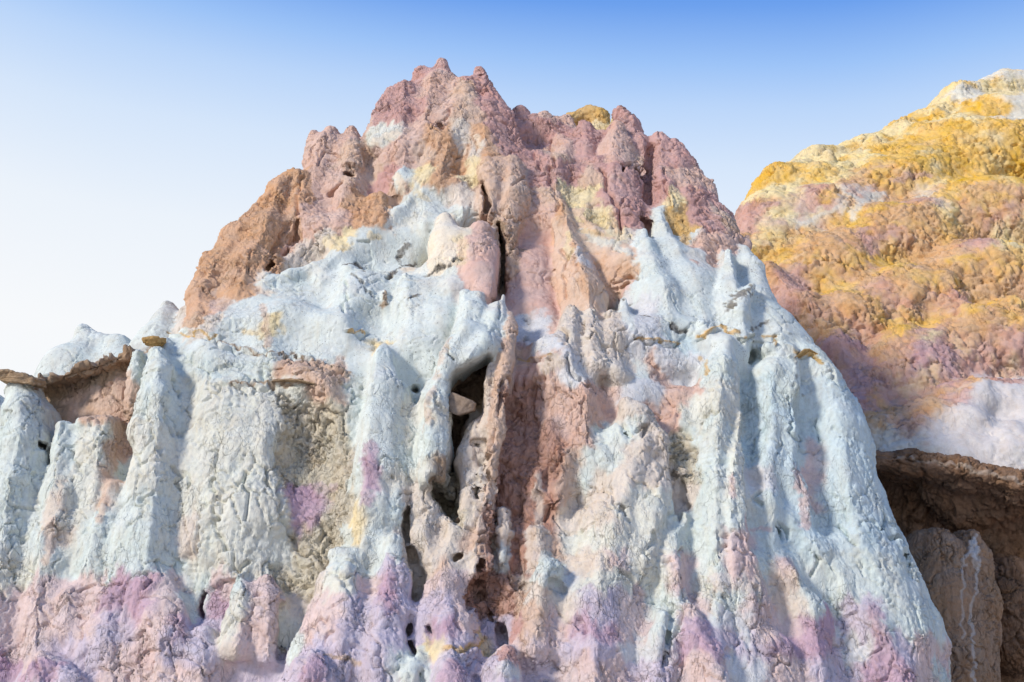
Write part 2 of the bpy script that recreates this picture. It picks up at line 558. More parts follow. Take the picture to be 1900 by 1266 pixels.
C('fin', '1395,530,8,-.45; 1385,545,12,-.45; 1375,575,20,-.4', k=.06)
C('knob', '1304,600,10,-.2; 1310,625,18,-.15', k=.06)
# --- central white forms
C('crest', '490,528,15,.05; 540,512,18,.05; 580,500,14,.1; 600,520,30,.05', k=.1)
C('crest', '520,500,15,.3; 560,468,18,.3; 610,450,16,.3; 630,470,30,.3', k=.1)
C('crest', '600,500,20,.05; 650,455,18,.1; 690,440,18,.1; 700,480,30,.1', k=.1)
C('crest', '715,425,16,.1; 740,402,20,.05; 765,375,16,.05; 790,362,16,.03; 800,410,44,.0', k=.14)
C('crest', '825,352,18,-.05; 850,345,20,-.05; 862,385,40,-.05', k=.18)
C('dome', '825,404,15,-.3; 832,445,36,-.38; 832,490,44,-.3', k=.1)
C('dome', '890,424,22,-.42; 886,465,42,-.5; 890,508,38,-.45; 902,548,14,-.35', k=.1)
C('dome', '860,450,34,-.35; 865,500,36,-.25', k=.12)
C('fin', '650,502,14,.0; 665,530,32,-.02; 660,570,50,.0; 645,620,60,.05', k=.2)
C('spire', '712,538,5,-.15; 713,560,8,-.15; 716,590,12,-.05', k=.05)
C('spire', '751,512,11,-.2; 752,537,19,-.2; 752,570,32,-.15', k=.06)
C('tower', '832,490,18,-.25; 846,492,14,-.25; 838,540,34,-.2; 822,600,50,-.02; 795,660,58,.1', k=.13)
C('tower', '790,505,14,-.0; 785,560,50,0; 765,630,66,.05', k=.22)
# leaning fin that roofs the hollow
C('arm', '864,545,14,-.5; 874,575,26,-.55; 868,620,36,-.58; 838,665,32,-.5; 806,705,24,-.42; 800,750,30,-.42; 800,820,31,-.42; 795,880,26,-.4', k=.05)
C('arm', '886,548,14,-.5; 882,580,20,-.55', k=.06)
C('arm', '927,552,14,-.5; 918,590,21,-.52; 900,635,26,-.55; 870,660,20,-.55', k=.07)
C('arm', '951,566,10,-.4; 945,610,15,-.42; 938,660,15,-.35; 928,720,15,-.3; 922,800,13,-.25; 905,880,15,-.2; 893,960,17,-.15; 885,1060,20,-.1', k=.06)
C('arm', '905,670,9,-.25; 908,740,10,-.2; 905,790,12,-.15', k=.07)
C('rib', '890,800,26,-.05; 870,850,22,.0; 872,920,14,-.1; 868,980,16,-.15', k=.08)
C('rib', '835,960,10,-.15; 845,985,20,-.15; 830,1050,34,-.15; 830,1130,40,-.12', k=.1)
C('rib', '775,920,18,-.15; 790,950,22,-.15; 785,990,20,-.15; 800,1040,22,-.1', k=.08)
C('rib', '1000,640,30,.2; 1030,700,34,.15', k=.15)
# --- column left of the hollow
C('column', '703,622,13,-.15; 706,660,26,-.2; 704,720,36,-.3; 700,790,44,-.35; 695,870,46,-.35; 690,950,44,-.3; 690,1030,44,-.2', k=.08)
C('column', '740,720,18,-.1; 748,800,26,-.1; 742,880,26,-.15; 728,960,26,-.2', k=.1)
C('column', '640,800,24,.1; 645,900,30,.05; 650,990,30,0', k=.12)
# --- left wall and spires
C('spire', '286,654,16,-.25; 287,690,27,-.3; 284,740,35,-.34; 276,800,43,-.35; 268,900,50,-.32; 255,1000,58,-.27; 235,1100,75,-.2; 220,1480,120,-.1', k=.07)
C('knob', '252,655,10,.05; 248,690,16,.1; 240,760,16,.2', k=.06)
C('knob', '305,632,10,.1; 308,670,18,.05', k=.06)
C('spire', '25,722,24,-.25; 30,760,34,-.3; 25,820,44,-.35; 5,900,60,-.3; -20,1060,90,-.2; -60,1480,140,-.1', k=.07)
C('pillar', '112,790,14,-.1; 108,840,26,-.15; 100,920,46,-.2; 80,1020,64,-.15; 60,1480,120,-.1', k=.08)
C('pillar', '150,785,18,-.1; 190,785,16,-.05; 165,830,40,-.1; 160,900,50,-.1; 150,1000,60,-.1; 130,1480,120,-.05', k=.1)
C('wall', '360,740,50,.05; 375,820,60,.03; 380,900,64,.0; 375,1020,66,.0', k=.25)
C('wall', '430,750,56,.0; 440,850,62,-.04; 440,950,64,-.05; 440,1050,50,-.03', k=.25)
C('wall', '495,755,36,.02; 490,850,40,-.02; 488,960,44,-.02', k=.2)
C('rib', '205,900,14,-.25; 190,980,18,-.25; 165,1050,26,-.2', k=.08)
C('rib', '115,910,10,-.35; 100,970,14,-.35; 90,1040,18,-.3', k=.07)
C('wall', '560,690,26,-.05; 620,720,28,.0; 640,760,30,.05', k=.12)
C('ledge', '56,712,9,.28; 120,696,9,.34; 180,678,9,.36; 242,654,9,.3', k=.03, L=.7, col='n')
C('rock_face', '1268,740,34,.1; 1270,800,34,.1; 1268,880,30,.1', k=.15)
# white knobs on the left skyline
C('knob', '307,566,12,.9; 302,592,24,.85; 285,630,42,.8; 255,675,50,.8', k=.16, L=.6)
C('knob', '338,575,12,.7; 345,610,26,.65; 370,640,40,.6', k=.1, L=.6)
C('knob', '375,575,10,.25; 385,560,13,.25; 412,548,14,.25; 430,560,20,.25', k=.08)
C('dome', '150,614,14,1.6; 153,640,28,1.6; 140,685,56,1.5; 130,740,70,1.4', k=.15, L=.8)
C('dome', '185,634,15,1.6; 214,638,14,1.6; 210,680,46,1.5; 225,740,70,1.4', k=.2, L=.8)
C('dome', '70,715,30,1.5; 110,680,36,1.5; 120,750,60,1.4', k=.25, L=.6)
# --- tan knobs and lilac slope right of the gully
C('knob', '1062,575,15,-.15; 1055,620,28,-.15; 1040,670,36,-.1', k=.06)
C('knob', '1097,578,13,-.15; 1100,625,22,-.15; 1110,670,26,-.1', k=.05)
C('knob', '1135,582,14,-.12; 1138,630,26,-.12; 1150,680,34,-.05', k=.06)
C('spire', '1158,556,8,-.15; 1160,585,14,-.1; 1165,610,20,-.05', k=.05)
C('knob', '1215,570,14,.0; 1215,610,30,.0; 1240,650,40,0', k=.12)
C('rib', '1010,630,16,-.05; 1040,670,34,-.1; 1070,740,46,-.05; 1075,820,46,0', k=.15)
# buttress with a peaked crest
C('buttress', '1163,748,11,-.1; 1190,775,18,-.15; 1195,830,34,-.2; 1170,900,56,-.15; 1140,1000,76,-.15; 1120,1100,90,-.15; 1100,1480,150,-.1', k=.1)
C('fin', '1180,765,14,-.1; 1150,820,20,-.02; 1110,855,22,.08; 1080,890,22,.15', k=.2)
C('fin', '1195,770,12,-.15; 1228,815,16,-.15; 1245,870,20,-.1; 1240,930,22,-.1', k=.09)
C('rib', '1215,870,14,-.2; 1218,920,24,-.25; 1210,960,28,-.25; 1190,1040,34,-.25', k=.08)
C('rib', '1262,960,22,-.15; 1258,1010,28,-.2; 1250,1060,30,-.2; 1255,1120,26,-.15', k=.08)
# right hand white buttresses
C('buttress', '1333,630,13,-.2; 1348,632,13,-.2; 1342,680,32,-.25; 1335,750,46,-.25; 1332,830,56,-.25; 1330,920,62,-.25; 1330,1020,70,-.2; 1330,1480,130,-.05', k=.07)
C('arete', '1378,768,12,-.2; 1368,850,18,-.36; 1362,940,22,-.4; 1368,1040,30,-.3; 1380,1120,36,-.2', k=.06)
C('buttress', '1430,645,12,-.12; 1455,645,12,-.12; 1440,700,34,-.15; 1438,790,44,-.2; 1425,870,40,-.15', k=.08)
C('fin', '1470,652,12,-.15; 1468,720,16,-.18; 1466,800,22,-.18; 1462,880,28,-.15; 1500,960,28,-.1', k=.12)
C('rib', '1420,850,14,-.2; 1425,930,20,-.22; 1430,1000,22,-.15', k=.14)
C('rib', '1505,845,12,-.2; 1500,900,20,-.22; 1490,960,22,-.15', k=.14)
C('rib', '1540,700,20,-.05; 1560,790,34,-.1; 1575,880,40,-.1; 1600,970,44,-.12', k=.14)
C('rib', '1556,840,12,-.15; 1570,920,16,-.2; 1590,1000,20,-.2; 1625,1080,26,-.2', k=.14)
C('rib', '1450,1010,16,-.2; 1470,1070,34,-.25; 1500,1140,46,-.25; 1520,1480,110,-.1', k=.08)
C('rib', '1460,960,20,-.1; 1510,1020,30,-.15; 1560,1090,40,-.15; 1610,1170,50,-.15; 1650,1480,110,-.2', k=.09)
C('rib', '1640,960,26,-.05; 1660,1010,28,-.05; 1690,1090,30,-.08; 1725,1160,36,-.08; 1750,1200,20,-.05; 1740,1480,40,-.05', k=.07)
C('rib', '1395,1060,34,-.2; 1390,1130,46,-.22; 1400,1480,120,-.1', k=.12)
C('mound', '1615,1140,16,-.3; 1640,1180,30,-.35; 1670,1260,46,-.35; 1680,1480,90,-.3', k=.07)
# --- lilac foot
C('mound', '625,1030,16,-.25; 650,1040,14,-.25; 632,1090,46,-.35; 630,1160,70,-.35; 620,1230,90,-.35; 610,1480,160,-.2', k=.08)
C('mound', '725,1010,22,-.3; 725,1080,34,-.32; 715,1150,44,-.35; 705,1230,60,-.35; 700,1480,110,-.2', k=.07)
C('mound', '440,1070,10,-.2; 445,1100,18,-.22; 440,1150,24,-.22; 430,1200,30,-.2', k=.06)
C('mound', '490,1080,18,-.12; 488,1120,32,-.15; 485,1170,34,-.12; 490,1215,24,-.05', k=.07)
C('mound', '280,1100,36,-.22; 290,1150,44,-.28; 310,1190,26,-.28; 300,1480,90,-.1', k=.1)
C('mound', '190,1130,30,-.2; 180,1200,50,-.22; 200,1480,100,-.1', k=.12)
C('mound', '120,1110,20,-.2; 110,1160,34,-.2', k=.1)
C('mound', '68,1222,14,-.35; 72,1250,30,-.42; 70,1480,80,-.35', k=.06)
C('mound', '112,1245,12,-.4; 118,1275,26,-.45; 120,1480,70,-.35', k=.06)
C('mound', '375,1180,18,-.15; 365,1240,30,-.18; 360,1480,90,-.1', k=.1)
C('mound', '580,1222,14,-.6; 575,1260,34,-.65; 570,1480,90,-.5', k=.07)
C('mound', '548,1232,10,-.6; 540,1270,28,-.62', k=.06)
C('mound', '820,1100,36,-.2; 825,1160,48,-.25; 830,1240,56,-.25; 830,1480,120,-.2', k=.1)
C('mound', '770,1225,16,-.3; 765,1260,24,-.3; 760,1480,60,-.2', k=.06)
C('mound', '830,1240,18,-.5; 835,1275,34,-.5; 830,1480,80,-.4', k=.06)
C('mound', '940,1215,16,-.4; 930,1250,28,-.45; 920,1480,90,-.3', k=.06)
C('mound', '1012,1035,10,-.2; 1020,1055,22,-.28; 1008,1080,16,-.25; 1000,1130,24,-.15; 990,1200,44,-.15', k=.05)
C('mound', '1080,1130,50,-.15; 1090,1200,70,-.2', k=.12)
C('mound', '1280,1140,18,-.25; 1285,1180,36,-.28; 1310,1230,40,-.28; 1310,1480,110,-.15', k=.07)
C('mound', '1230,1145,12,-.2; 1225,1200,26,-.2; 1215,1480,80,-.1', k=.07)
C('mound', '1440,1215,40,-.2; 1430,1480,110,-.15', k=.1)
C('mound', '1335,1265,20,-.4; 1340,1480,80,-.3', k=.07)
# lumps in the gully
C('lump', '932,952,10,.05; 935,985,11,.06; 930,1005,8,.1', k=.06)
C('lump', '934,1028,9,.1; 932,1042,8,.1', k=.06)
C('lump', '1000,880,12,.1; 996,905,10,.1', k=.04)
C('lump', '998,985,14,.0; 1000,1015,14,0; 990,1040,10,0', k=.05)
C('lump', '898,1010,7,-.05; 897,1045,8,-.05', k=.04)
C('lump', '1020,790,14,.1; 1040,850,20,.05; 1030,930,20,.1', k=.08)

# ------------------------------------------------------------------ hollows, clefts and slits carved into the butte
# (they are sunk from the surface the masses above leave, so that first is found on a coarse grid)
_V, _Q = surface_nets(butte.grid((-8.5, 11.0, -.2), (7.5, 20.0, 10.0), .09), (-8.5, 11.0, -.2), .09)
_skin = Lookup(_V, vnormals(_V, _Q))
def X(s, k=.03, L=.35, fwd=.25):
    pts = []
    for q in s.split(';'):
        v = [float(x) for x in q.split(',')]
        p = _skin(v[0], v[1], 6)
        if p is not None:
            pts.append((v[0], v[1], v[2], float(p[1]) + (v[3] if len(v) > 3 else 0.0) - fwd))
    if pts:
        butte.add('cut', pts, k, L + fwd, True)
def bowl(s, k=.16):
    """shallow scoop: px, py, radius px, depth m"""
    pts = []
    for q in s.split(';'):
        x, y, r, dp = [float(v) for v in q.split(',')]
        p = _skin(x, y, 6)
        if p is not None:
            pts.append((x, y, r, float(p[1]) - (r * float(p[1]) / FPX - dp)))
    if pts:
        butte.add('cut', pts, k, 0.0, True)
# the central hollow, its slit downwards and the lower hollow
X('905,652,6; 880,685,20; 858,705,26; 850,735,20', L=.9)
X('850,740,20; 852,765,16; 842,795,9; 838,830,7; 832,860,6', L=.7)
X('800,885,8; 814,912,12; 830,936,14; 845,960,8', k=.04, L=.5)
X('845,903,6; 842,930,6', L=.5)
X('775,700,7; 766,714,7', L=.3)
# cleft beside the dome
X('924,400,4; 931,430,7; 934,470,9; 930,510,10; 920,548,7; 912,564,4', k=.04, L=.6)
X('893,322,3; 900,345,5; 904,368,6; 898,392,4', L=.3)
# long cleft in the lower wall
X('757,922,3; 747,950,4.5; 746,972,5; 751,1010,4; 757,1050,4', k=.02, L=.35)
X('763,1062,4; 769,1088,8; 763,1108,6', k=.02, L=.4)
X('758,1142,5; 753,1170,6.5; 754,1195,6; 763,1214,7', k=.02, L=.4)
X('775,1248,5; 777,1268,6', L=.3)
X('790,1160,2.5; 794,1175,3; 796,1192,3.5', L=.2)
X('376,1096,3.5; 364,1106,6; 358,1128,6; 361,1152,4', k=.02, L=.3)
X('506,1118,4; 512,1150,6; 513,1185,7; 506,1220,6', k=.04, L=.22)
X('930,1172,13; 932,1194,13', k=.04, L=.2)
X('866,1108,4; 868,1128,6', L=.25)
X('840,1034,5; 851,1028,4', L=.25)
X('1028,1082,10; 1046,1095,7', k=.04, L=.12)
X('975,1090,6; 985,1082,5', L=.25)
X('489,486,7; 499,472,5', L=.25)
X('545,395,4; 541,430,4; 520,462,4', k=.05, L=.12)
X('638,308,5; 650,315,4', L=.2)
X('608,350,5; 630,330,4', k=.04, L=.08)
X('70,852,4; 69,826,4; 66,790,4', k=.03, L=.5)
X('1256,850,6; 1262,920,6; 1268,960,5', k=.08, L=.12)
X('1404,650,9; 1400,666,8', k=.05, L=.15)
X('1447,968,2.5; 1455,984,4; 1461,994,2.5', k=.02, L=.2)
X('1690,1024,3; 1700,1070,4', L=.3)
X('1192,396,4; 1206,402,6; 1210,428,5', k=.05, L=.2)
X('1180,303,4; 1196,315,6; 1210,330,4', k=.03, L=.15)
X('1160,300,3; 1158,308,3', L=.15)
X('1215,255,5; 1206,300,6; 1206,360,6', k=.08, L=.12)
X('882,816,6; 896,823,5', k=.04, L=.12)
X('1072,1138,2.5; 1077,1162,3', k=.02, L=.2)
X('1252,1148,3; 1246,1180,3.5; 1236,1240,4', k=.03, L=.15)
X('902,885,4; 898,862,4; 908,838,4', k=.02, L=.2)
X('886,930,4; 880,905,4', k=.02, L=.2)
X('896,1010,3; 892,1060,3; 891,1110,4; 906,1142,4', k=.02, L=.15)
X('958,1000,6; 962,1080,7', k=.08, L=.08)
X('820,225,4; 812,215,3', k=.03, L=.1)
X('890,131,3; 893,134,3', L=.1)
X('1168,800,4; 1160,796,3', k=.02, L=.1)
X('1159,935,4; 1164,955,4', k=.02, L=.1)
X('1130,530,3; 1160,520,3; 1178,511,2.5', k=.02, L=.12)
X('316,772,3; 318,800,3', k=.02, L=.15)
# scooped bowls of the white bench and between the buttresses
for q_ in ('545,590,80,.06; 600,600,80,.08', '700,575,46,.06; 690,605,40,.05', '780,690,28,.05; 775,665,28,.05', '1290,600,66,.07; 1265,625,66,.06', '1150,620,40,.04; 1185,640,52,.06',
           '450,620,54,.05; 430,600,44,.04', '700,462,44,.06; 740,440,44,.06', '1120,430,36,.05; 1140,440,32,.05', '342,710,24,.08; 342,780,20,.06', '980,560,44,.04; 990,600,44,.04',
           '655,640,34,.06; 652,710,28,.07; 650,800,22,.05', '770,760,20,.06; 765,850,18,.05', '1400,760,20,.06; 1398,830,18,.06', '1500,760,30,.06; 1520,860,28,.05; 1545,960,26,.05', '560,830,56,.08; 580,900,46,.08',
           '1470,1010,20,.05; 1530,1080,22,.05', '1000,235,40,.12; 1030,250,34,.1', '965,760,30,.03; 962,850,26,.03', '230,830,14,.06; 215,900,12,.05', '1285,1000,20,.06; 1290,1080,18,.05', '110,1000,16,.04'):
    bowl(q_)

# ------------------------------------------------------------------ brown overhang, brown pillar and the yellow hill
overhang, pillar, hill = Rock(), Rock(), Rock()
def H(rock, part, s, k=.3, L=3.0):
    C(part, s, k=k, L=L, rock=rock, absd=True)
H(overhang, 'lip', '1560,850,20,16.3; 1700,850,17,16.15; 1790,866,18,16.0; 1900,892,22,15.85; 2150,940,30,15.7', .12, 2.6)
H(overhang, 'lip', '1680,858,20,16.3; 1800,880,26,16.2; 1900,905,24,16.05; 2150,950,36,15.9', .2, 2.6)
H(overhang, 'back_wall', '1560,1000,120,17.2; 1700,990,110,17.2; 1850,1000,100,17.05; 2000,1010,110,16.9; 2200,1010,110,16.8', .3, 1.5)
H(overhang, 'back_wall', '1600,1200,160,17.0; 1750,1200,150,17.0; 1900,1180,130,16.8; 2200,1180,130,16.6', .3, 1.5)
H(overhang, 'back_wall', '1600,1420,160,16.9; 1900,1400,160,16.5; 2200,1400,160,16.4', .3, 1.5)
H(overhang, 'bulge', '1740,910,30,16.75; 1800,930,40,16.7; 1880,930,30,16.5', .25, .8)
H(overhang, 'bulge', '1885,1060,30,16.4; 1890,1130,44,16.3; 1900,1200,50,16.3', .2, .8)
H(pillar, 'shaft', '1748,1000,24,15.7; 1765,1040,46,15.6; 1778,1110,58,15.45; 1790,1200,62,15.35; 1790,1480,76,15.2', .15, .5)
H(pillar, 'shaft', '1808,992,12,15.75; 1815,1040,32,15.65; 1830,1120,36,15.6; 1835,1180,32,15.6; 1815,1480,50,15.4', .12, .5)
H(pillar, 'peak', '1712,992,9,15.95; 1716,1020,20,15.9; 1735,1080,28,15.8; 1760,1480,40,15.6', .08, .4)
B = dict(k=.5, L=4.0)
H(hill, 'crest', '1392,432,26,23.3; 1450,335,34,24.5; 1530,305,42,25.7; 1610,288,42,26.3; 1690,250,42,26.8; 1745,228,42,27; 1800,185,46,27.4; 1880,168,50,27.8; 2000,150,60,27.8; 2300,120,80,27.8', **B)
H(hill, 'slope', '1396,455,42,22.6; 1440,400,50,23.2; 1540,352,62,24.2; 1650,318,62,25.0; 1750,275,66,25.7; 1880,222,76,26.3; 2300,190,90,26.3', **B)
H(hill, 'slope', '1400,490,60,22; 1550,410,80,23; 1700,350,90,24; 1850,290,100,25; 2300,260,120,25', **B)
H(hill, 'slope', '1420,590,80,20.6; 1550,510,90,21.5; 1700,450,100,22.3; 1850,410,110,23; 2300,380,120,23', **B)
H(hill, 'slope', '1500,690,80,19.7; 1600,610,80,20.2; 1700,570,90,20.8; 1850,530,100,21.3; 2300,500,120,21.3', **B)
H(hill, 'slope', '1600,770,70,18.8; 1720,690,80,19.3; 1850,650,90,19.8; 2300,620,120,19.8', **B)
H(hill, 'slope', '1560,860,50,18.3; 1660,830,50,18.1; 1750,800,60,18.2; 1850,770,70,18.4; 2300,760,120,18.4', **B)
H(hill, 'slope', '1560,920,50,17.8; 1750,880,60,17.7; 1900,870,70,17.6; 2300,860,120,17.4', **B)
S_ = dict(k=.25, L=1.0)
H(hill, 'spur', '1430,500,26,20.9; 1500,570,34,20.2; 1560,650,34,19.6; 1615,740,28,19.0', **S_)
H(hill, 'spur', '1700,560,24,20.6; 1690,640,36,19.8; 1720,700,40,19.2', **S_)
H(hill, 'spur', '1760,520,24,20.9; 1790,600,36,20.2; 1770,660,34,19.6', **S_)
H(hill, 'spur', '1885,560,20,20.4; 1880,640,30,19.7', **S_)
H(hill, 'spur', '1640,300,22,24.6; 1620,350,34,24; 1560,400,36,23.4', **S_)
H(hill, 'spur', '1860,230,22,25.6; 1850,290,36,25; 1800,350,44,24.2', **S_)
H(hill, 'cone', '1832,705,8,18.4; 1826,740,26,18.2; 1808,790,48,17.9; 1800,860,70,17.5', .15, .8)
H(hill, 'cone', '1882,790,10,17.9; 1885,830,36,17.7; 1885,890,60,17.4', .15, .8)
H(hill, 'cone', '1700,800,18,18.0; 1680,850,34,17.8', .2, .8)
H(hill, 'cone', '1930,720,12,18.4; 1935,790,46,18.0', .2, .8)
for a in ('1395,398,14,23.2', '1412,388,12,23.4', '1440,372,14,23.4', '1468,300,11,24.3', '1385,415,10,23', '1540,274,14,25', '1625,246,13,25.6'):
    x_, y_, r_, d_ = [float(v) for v in a.split(',')]
    H(hill, 'knob', '%g,%g,%g,%g; %g,%g,%g,%g' % (x_, y_ + r_, r_, d_, x_, y_ + 2.5 * r_, r_ * 1.6, d_), .12, .4)

# ------------------------------------------------------------------ mineral colours (band by band) and the kind of crust each has
def lin(c):
    c = np.array(c, float) / 255
    return np.where(c <= .04045, c / 12.92, ((c + .055) / 1.055) ** 2.4)
#        colour as seen        rough flute knob speck
PAL = {
 'W': ((205, 214, 209), 0.42, .12, 0.03, 1.0), 'w': ((206, 216, 210), 0.75, .8, .1, .25), 'c': ((215, 216, 203), 0.85, .9, .1, .1),
 'b': ((195, 213, 216), 0.7, .6, .1, .25), 'e': ((216, 203, 188), 0.85, .5, 0.15, .1), 't': ((214, 182, 158), .9, .3, 0.3, 0),
 'o': ((212, 166, 126), 0.85, .2, 0.65, 0), 'p': ((216, 180, 162), 0.8, .2, 0.5, 0), 'm': ((202, 158, 150), 0.8, .15, 0.65, 0),
 'r': ((192, 146, 126), 1.3, .5, 1.0, 0), 'y': ((228, 208, 158), .8, .2, .4, 0), 'Y': ((218, 176, 98), .9, .1, .8, 0),
 'l': ((203, 190, 205), .85, .3, 0.22, .1), 'v': ((197, 164, 182), .95, .3, 0.28, 0), 'k': ((220, 195, 190), .9, .4, 0.2, 0),
 'n': ((172, 146, 118), .9, .5, .5, 0), 'g': ((208, 198, 174), 1.4, .3, 1.0, 0), 'd': ((122, 114, 104), 1.2, 0, .8, 0),
 'P': ((214, 176, 162), .45, .35, .06, .1), 'C': ((228, 214, 190), .4, .2, .04, .3), 'T': ((220, 186, 158), .5, .45, .06, .1),
 'z': ((208, 209, 210), .55, .2, .1, .7),
 '1': ((230, 188, 98), .9, .0, 1.0, 0), '2': ((230, 210, 156), .8, 0, .9, 0), '3': ((216, 174, 128), 1.0, 0, 1.0, 0),
 '4': ((206, 164, 150), 1.0, 0, 1.0, 0), '5': ((216, 212, 198), .6, 0, .5, 0), '6': ((192, 154, 160), 1.0, 0, 0.9, 0),
 '7': ((212, 206, 202), .5, 0, .3, 0),
 '8': ((150, 116, 88), 1.2, .2, .9, 0), '9': ((172, 140, 112), .9, .8, .3, 0),
}
BANDS = {
 120: '740 m 800 p 860 m 910 . 1850 5',
 160: '710 m 770 p 840 t 880 m 930 . 1780 5 1830 2 1880 5',
 200: '690 m 780 p 830 t 900 m 950 m 1000 p 1060 Y 1130 m 1200 . 1690 2 1780 1 1850 5',
 240: '570 p 600 p 680 c 740 p 790 o 840 e 870 o 900 m 1060 m 1100 y 1130 m 1290 . 1600 2 1690 1',
 280: '560 p 620 t 700 p 760 t 800 o 860 e 890 o 930 m 1010 t 1060 m 1150 t 1190 m 1290 . 1500 2 1600 1',
 320: '500 o 560 p 640 t 700 m 730 W 760 y 800 o 860 y 900 t 950 m 1070 t 1100 m 1240 p 1340 . 1440 1 1500 2 1560 3 1700 1',
 360: '470 o 540 p 640 o 720 t 760 c 830 e 880 t 960 p 1000 t 1040 y 1100 m 1240 y 1270 m 1360 . 1430 2 1480 4 1560 5 1640 3 1700 5 1760 1',
 400: '430 o 530 p 650 o 730 c 800 W 880 t 960 p 1030 o 1060 y 1130 m 1210 c 1240 Y 1280 m 1330 t 1375 4 1420 2 1480 5 1540 1 1620 3 1750 2 1800 4',
 440: '400 o 500 p 580 e 620 y 660 W 830 C 870 P 930 n 950 P 1030 T 1060 y 1090 c 1140 e 1180 W 1290 p 1385 2 1450 3 1600 4 1700 3 1760 4 1850 2',
 480: '370 o 520 e 600 W 780 C 830 C 870 P 930 n 950 P 1030 T 1070 z 1100 T 1180 W 1290 p 1340 W 1420 1 1480 3 1560 1 1700 3 1780 1',
 520: '350 t 430 o 480 e 500 W 640 z 700 W 760 C 800 W 860 P 920 n 945 P 1030 T 1060 T 1130 P 1170 W 1430 4 1500 1 1560 3 1700 1 1760 3',
 560: '300 e 340 p 400 t 420 W 900 P 930 P 1040 e 1150 z 1230 W 1455 4 1540 3 1640 4 1700 3 1750 4 1800 1 1850 3',
 600: '130 W 230 . 280 W 360 e 400 W 480 y 520 W 940 t 970 z 1000 p 1040 e 1160 z 1230 W 1490 3 1560 4 1620 1 1680 4 1760 3 1850 4',
 640: '100 W 250 n 280 w 330 W 680 y 720 W 920 t 950 p 980 z 1030 e 1160 z 1240 b 1290 W 1400 w 1535 6 1600 3 1680 6 1780 4',
 680: '-160 n 60 W 130 n 240 t 260 w 500 t 640 W 910 t 940 p 1040 z 1100 W 1200 p 1240 z 1290 w 1555 6 1620 4 1700 6 1780 4',
 720: '-160 w 60 n 120 t 240 w 320 c 560 t 640 w 830 n 900 t 930 r 1000 p 1150 z 1230 p 1290 c 1380 b 1440 w 1480 b 1595 6 1660 4 1740 6 1800 7',
 760: '-160 w 60 n 130 t 240 c 520 g 640 w 720 c 830 n 890 t 920 r 1000 p 1140 e 1200 p 1280 c 1380 b 1630 3 1740 7',
 800: '-160 w 70 n 90 w 150 c 200 t 230 c 520 g 640 w 720 c 760 w 830 n 860 e 910 t 930 r 1040 p 1100 w 1180 e 1260 g 1285 w 1390 b 1640 5 1720 7',
 840: '-160 w 140 c 200 t 220 c 520 g 640 w 670 v 700 w 830 n 860 e 900 t 930 r 1040 t 1080 w 1150 e 1260 g 1285 w 1390 b 1500 k 1520 b 1650 8',
 880: '-160 w 100 c 180 t 210 w 240 c 520 g 640 w 670 v 700 c 800 n 840 e 900 t 930 r 1040 t 1070 w 1100 e 1260 g 1290 w 1390 z 1440 b 1490 k 1520 b 1655 8',
 920: '-160 w 90 e 120 c 190 t 200 w 320 c 530 v 600 g 650 c 690 w 740 e 800 g 850 e 900 t 920 r 1030 t 1060 e 1150 c 1250 e 1290 w 1360 c 1400 b 1490 k 1520 b 1665 8',
 960: '-160 w 70 e 110 c 160 w 330 e 370 c 540 v 580 g 640 y 680 w 740 e 830 g 860 e 890 r 1030 e 1150 c 1250 w 1430 b 1675 8',
 1000: '-160 w 90 e 130 w 330 e 370 c 540 g 640 y 680 w 730 e 850 t 890 r 1010 t 1050 c 1250 w 1340 k 1400 b 1690 8 1710 9 1830 8',
 1040: '-160 c 80 w 350 c 540 g 610 w 700 l 740 e 800 t 830 e 880 r 1000 w 1050 e 1130 k 1170 c 1240 k 1290 w 1340 k 1400 w 1440 k 1480 w 1695 9 1845 8',
 1080: '-160 c 60 k 200 v 280 k 340 w 380 k 420 w 450 k 520 g 570 e 600 c 660 k 700 v 740 l 780 k 870 r 960 e 1010 z 1060 c 1240 k 1290 c 1390 e 1480 w 1700 9 1855 8',
 1120: '-160 k 180 v 270 k 340 w 360 v 420 c 450 k 520 e 560 k 640 l 700 v 740 l 840 k 880 r 950 t 1010 e 1080 l 1150 k 1200 w 1260 k 1310 w 1380 k 1440 e 1490 w 1560 l 1640 w 1725 9 1865 8',
 1160: '-160 k 180 l 240 k 300 v 350 l 410 c 440 k 520 c 560 k 620 l 790 v 850 k 890 l 930 m 960 t 1000 k 1060 v 1150 k 1200 w 1250 v 1330 z 1400 k 1480 v 1560 l 1640 w 1755 9 1870 8',
 1200: '-160 k 80 l 200 k 300 l 400 e 440 k 520 w 560 l 780 y 820 l 880 y 910 l 930 m 960 k 1040 l 1150 z 1250 v 1330 l 1420 v 1560 z 1620 v 1660 l 1700 k 1765 9 1865 8',
 1240: '-160 v 100 l 180 k 440 l 560 v 600 l 720 w 790 l 820 v 870 l 920 z 960 l 1040 k 1160 l 1250 k 1340 z 1420 k 1500 l 1600 v 1700 k 1730 w 1765 9 1850 8',
 1290: '-160 l 180 k 440 l 560 v 600 l 820 v 870 l 1040 k 1160 l 1250 k 1340 z 1420 k 1500 l 1600 v 1700 k 1765 9 1850 8',
}
CELLS = []
_hr = random.Random(11)
def hill_mix(x, y, c):
    if c not in '123456':
        return c
    u = _hr.random()
    if y < 330:
        return c if u < .65 else ('1' if u < .85 else '2')
    if y < 480:
        return c if u < .5 else ('3' if u < .72 else ('1' if u < .9 else '4'))
    if y < 640:
        return c if u < .45 else ('3' if u < .75 else ('4' if u < .9 else '1'))
    return c if u < .5 else ('4' if u < .75 else ('3' if u < .9 else '2'))
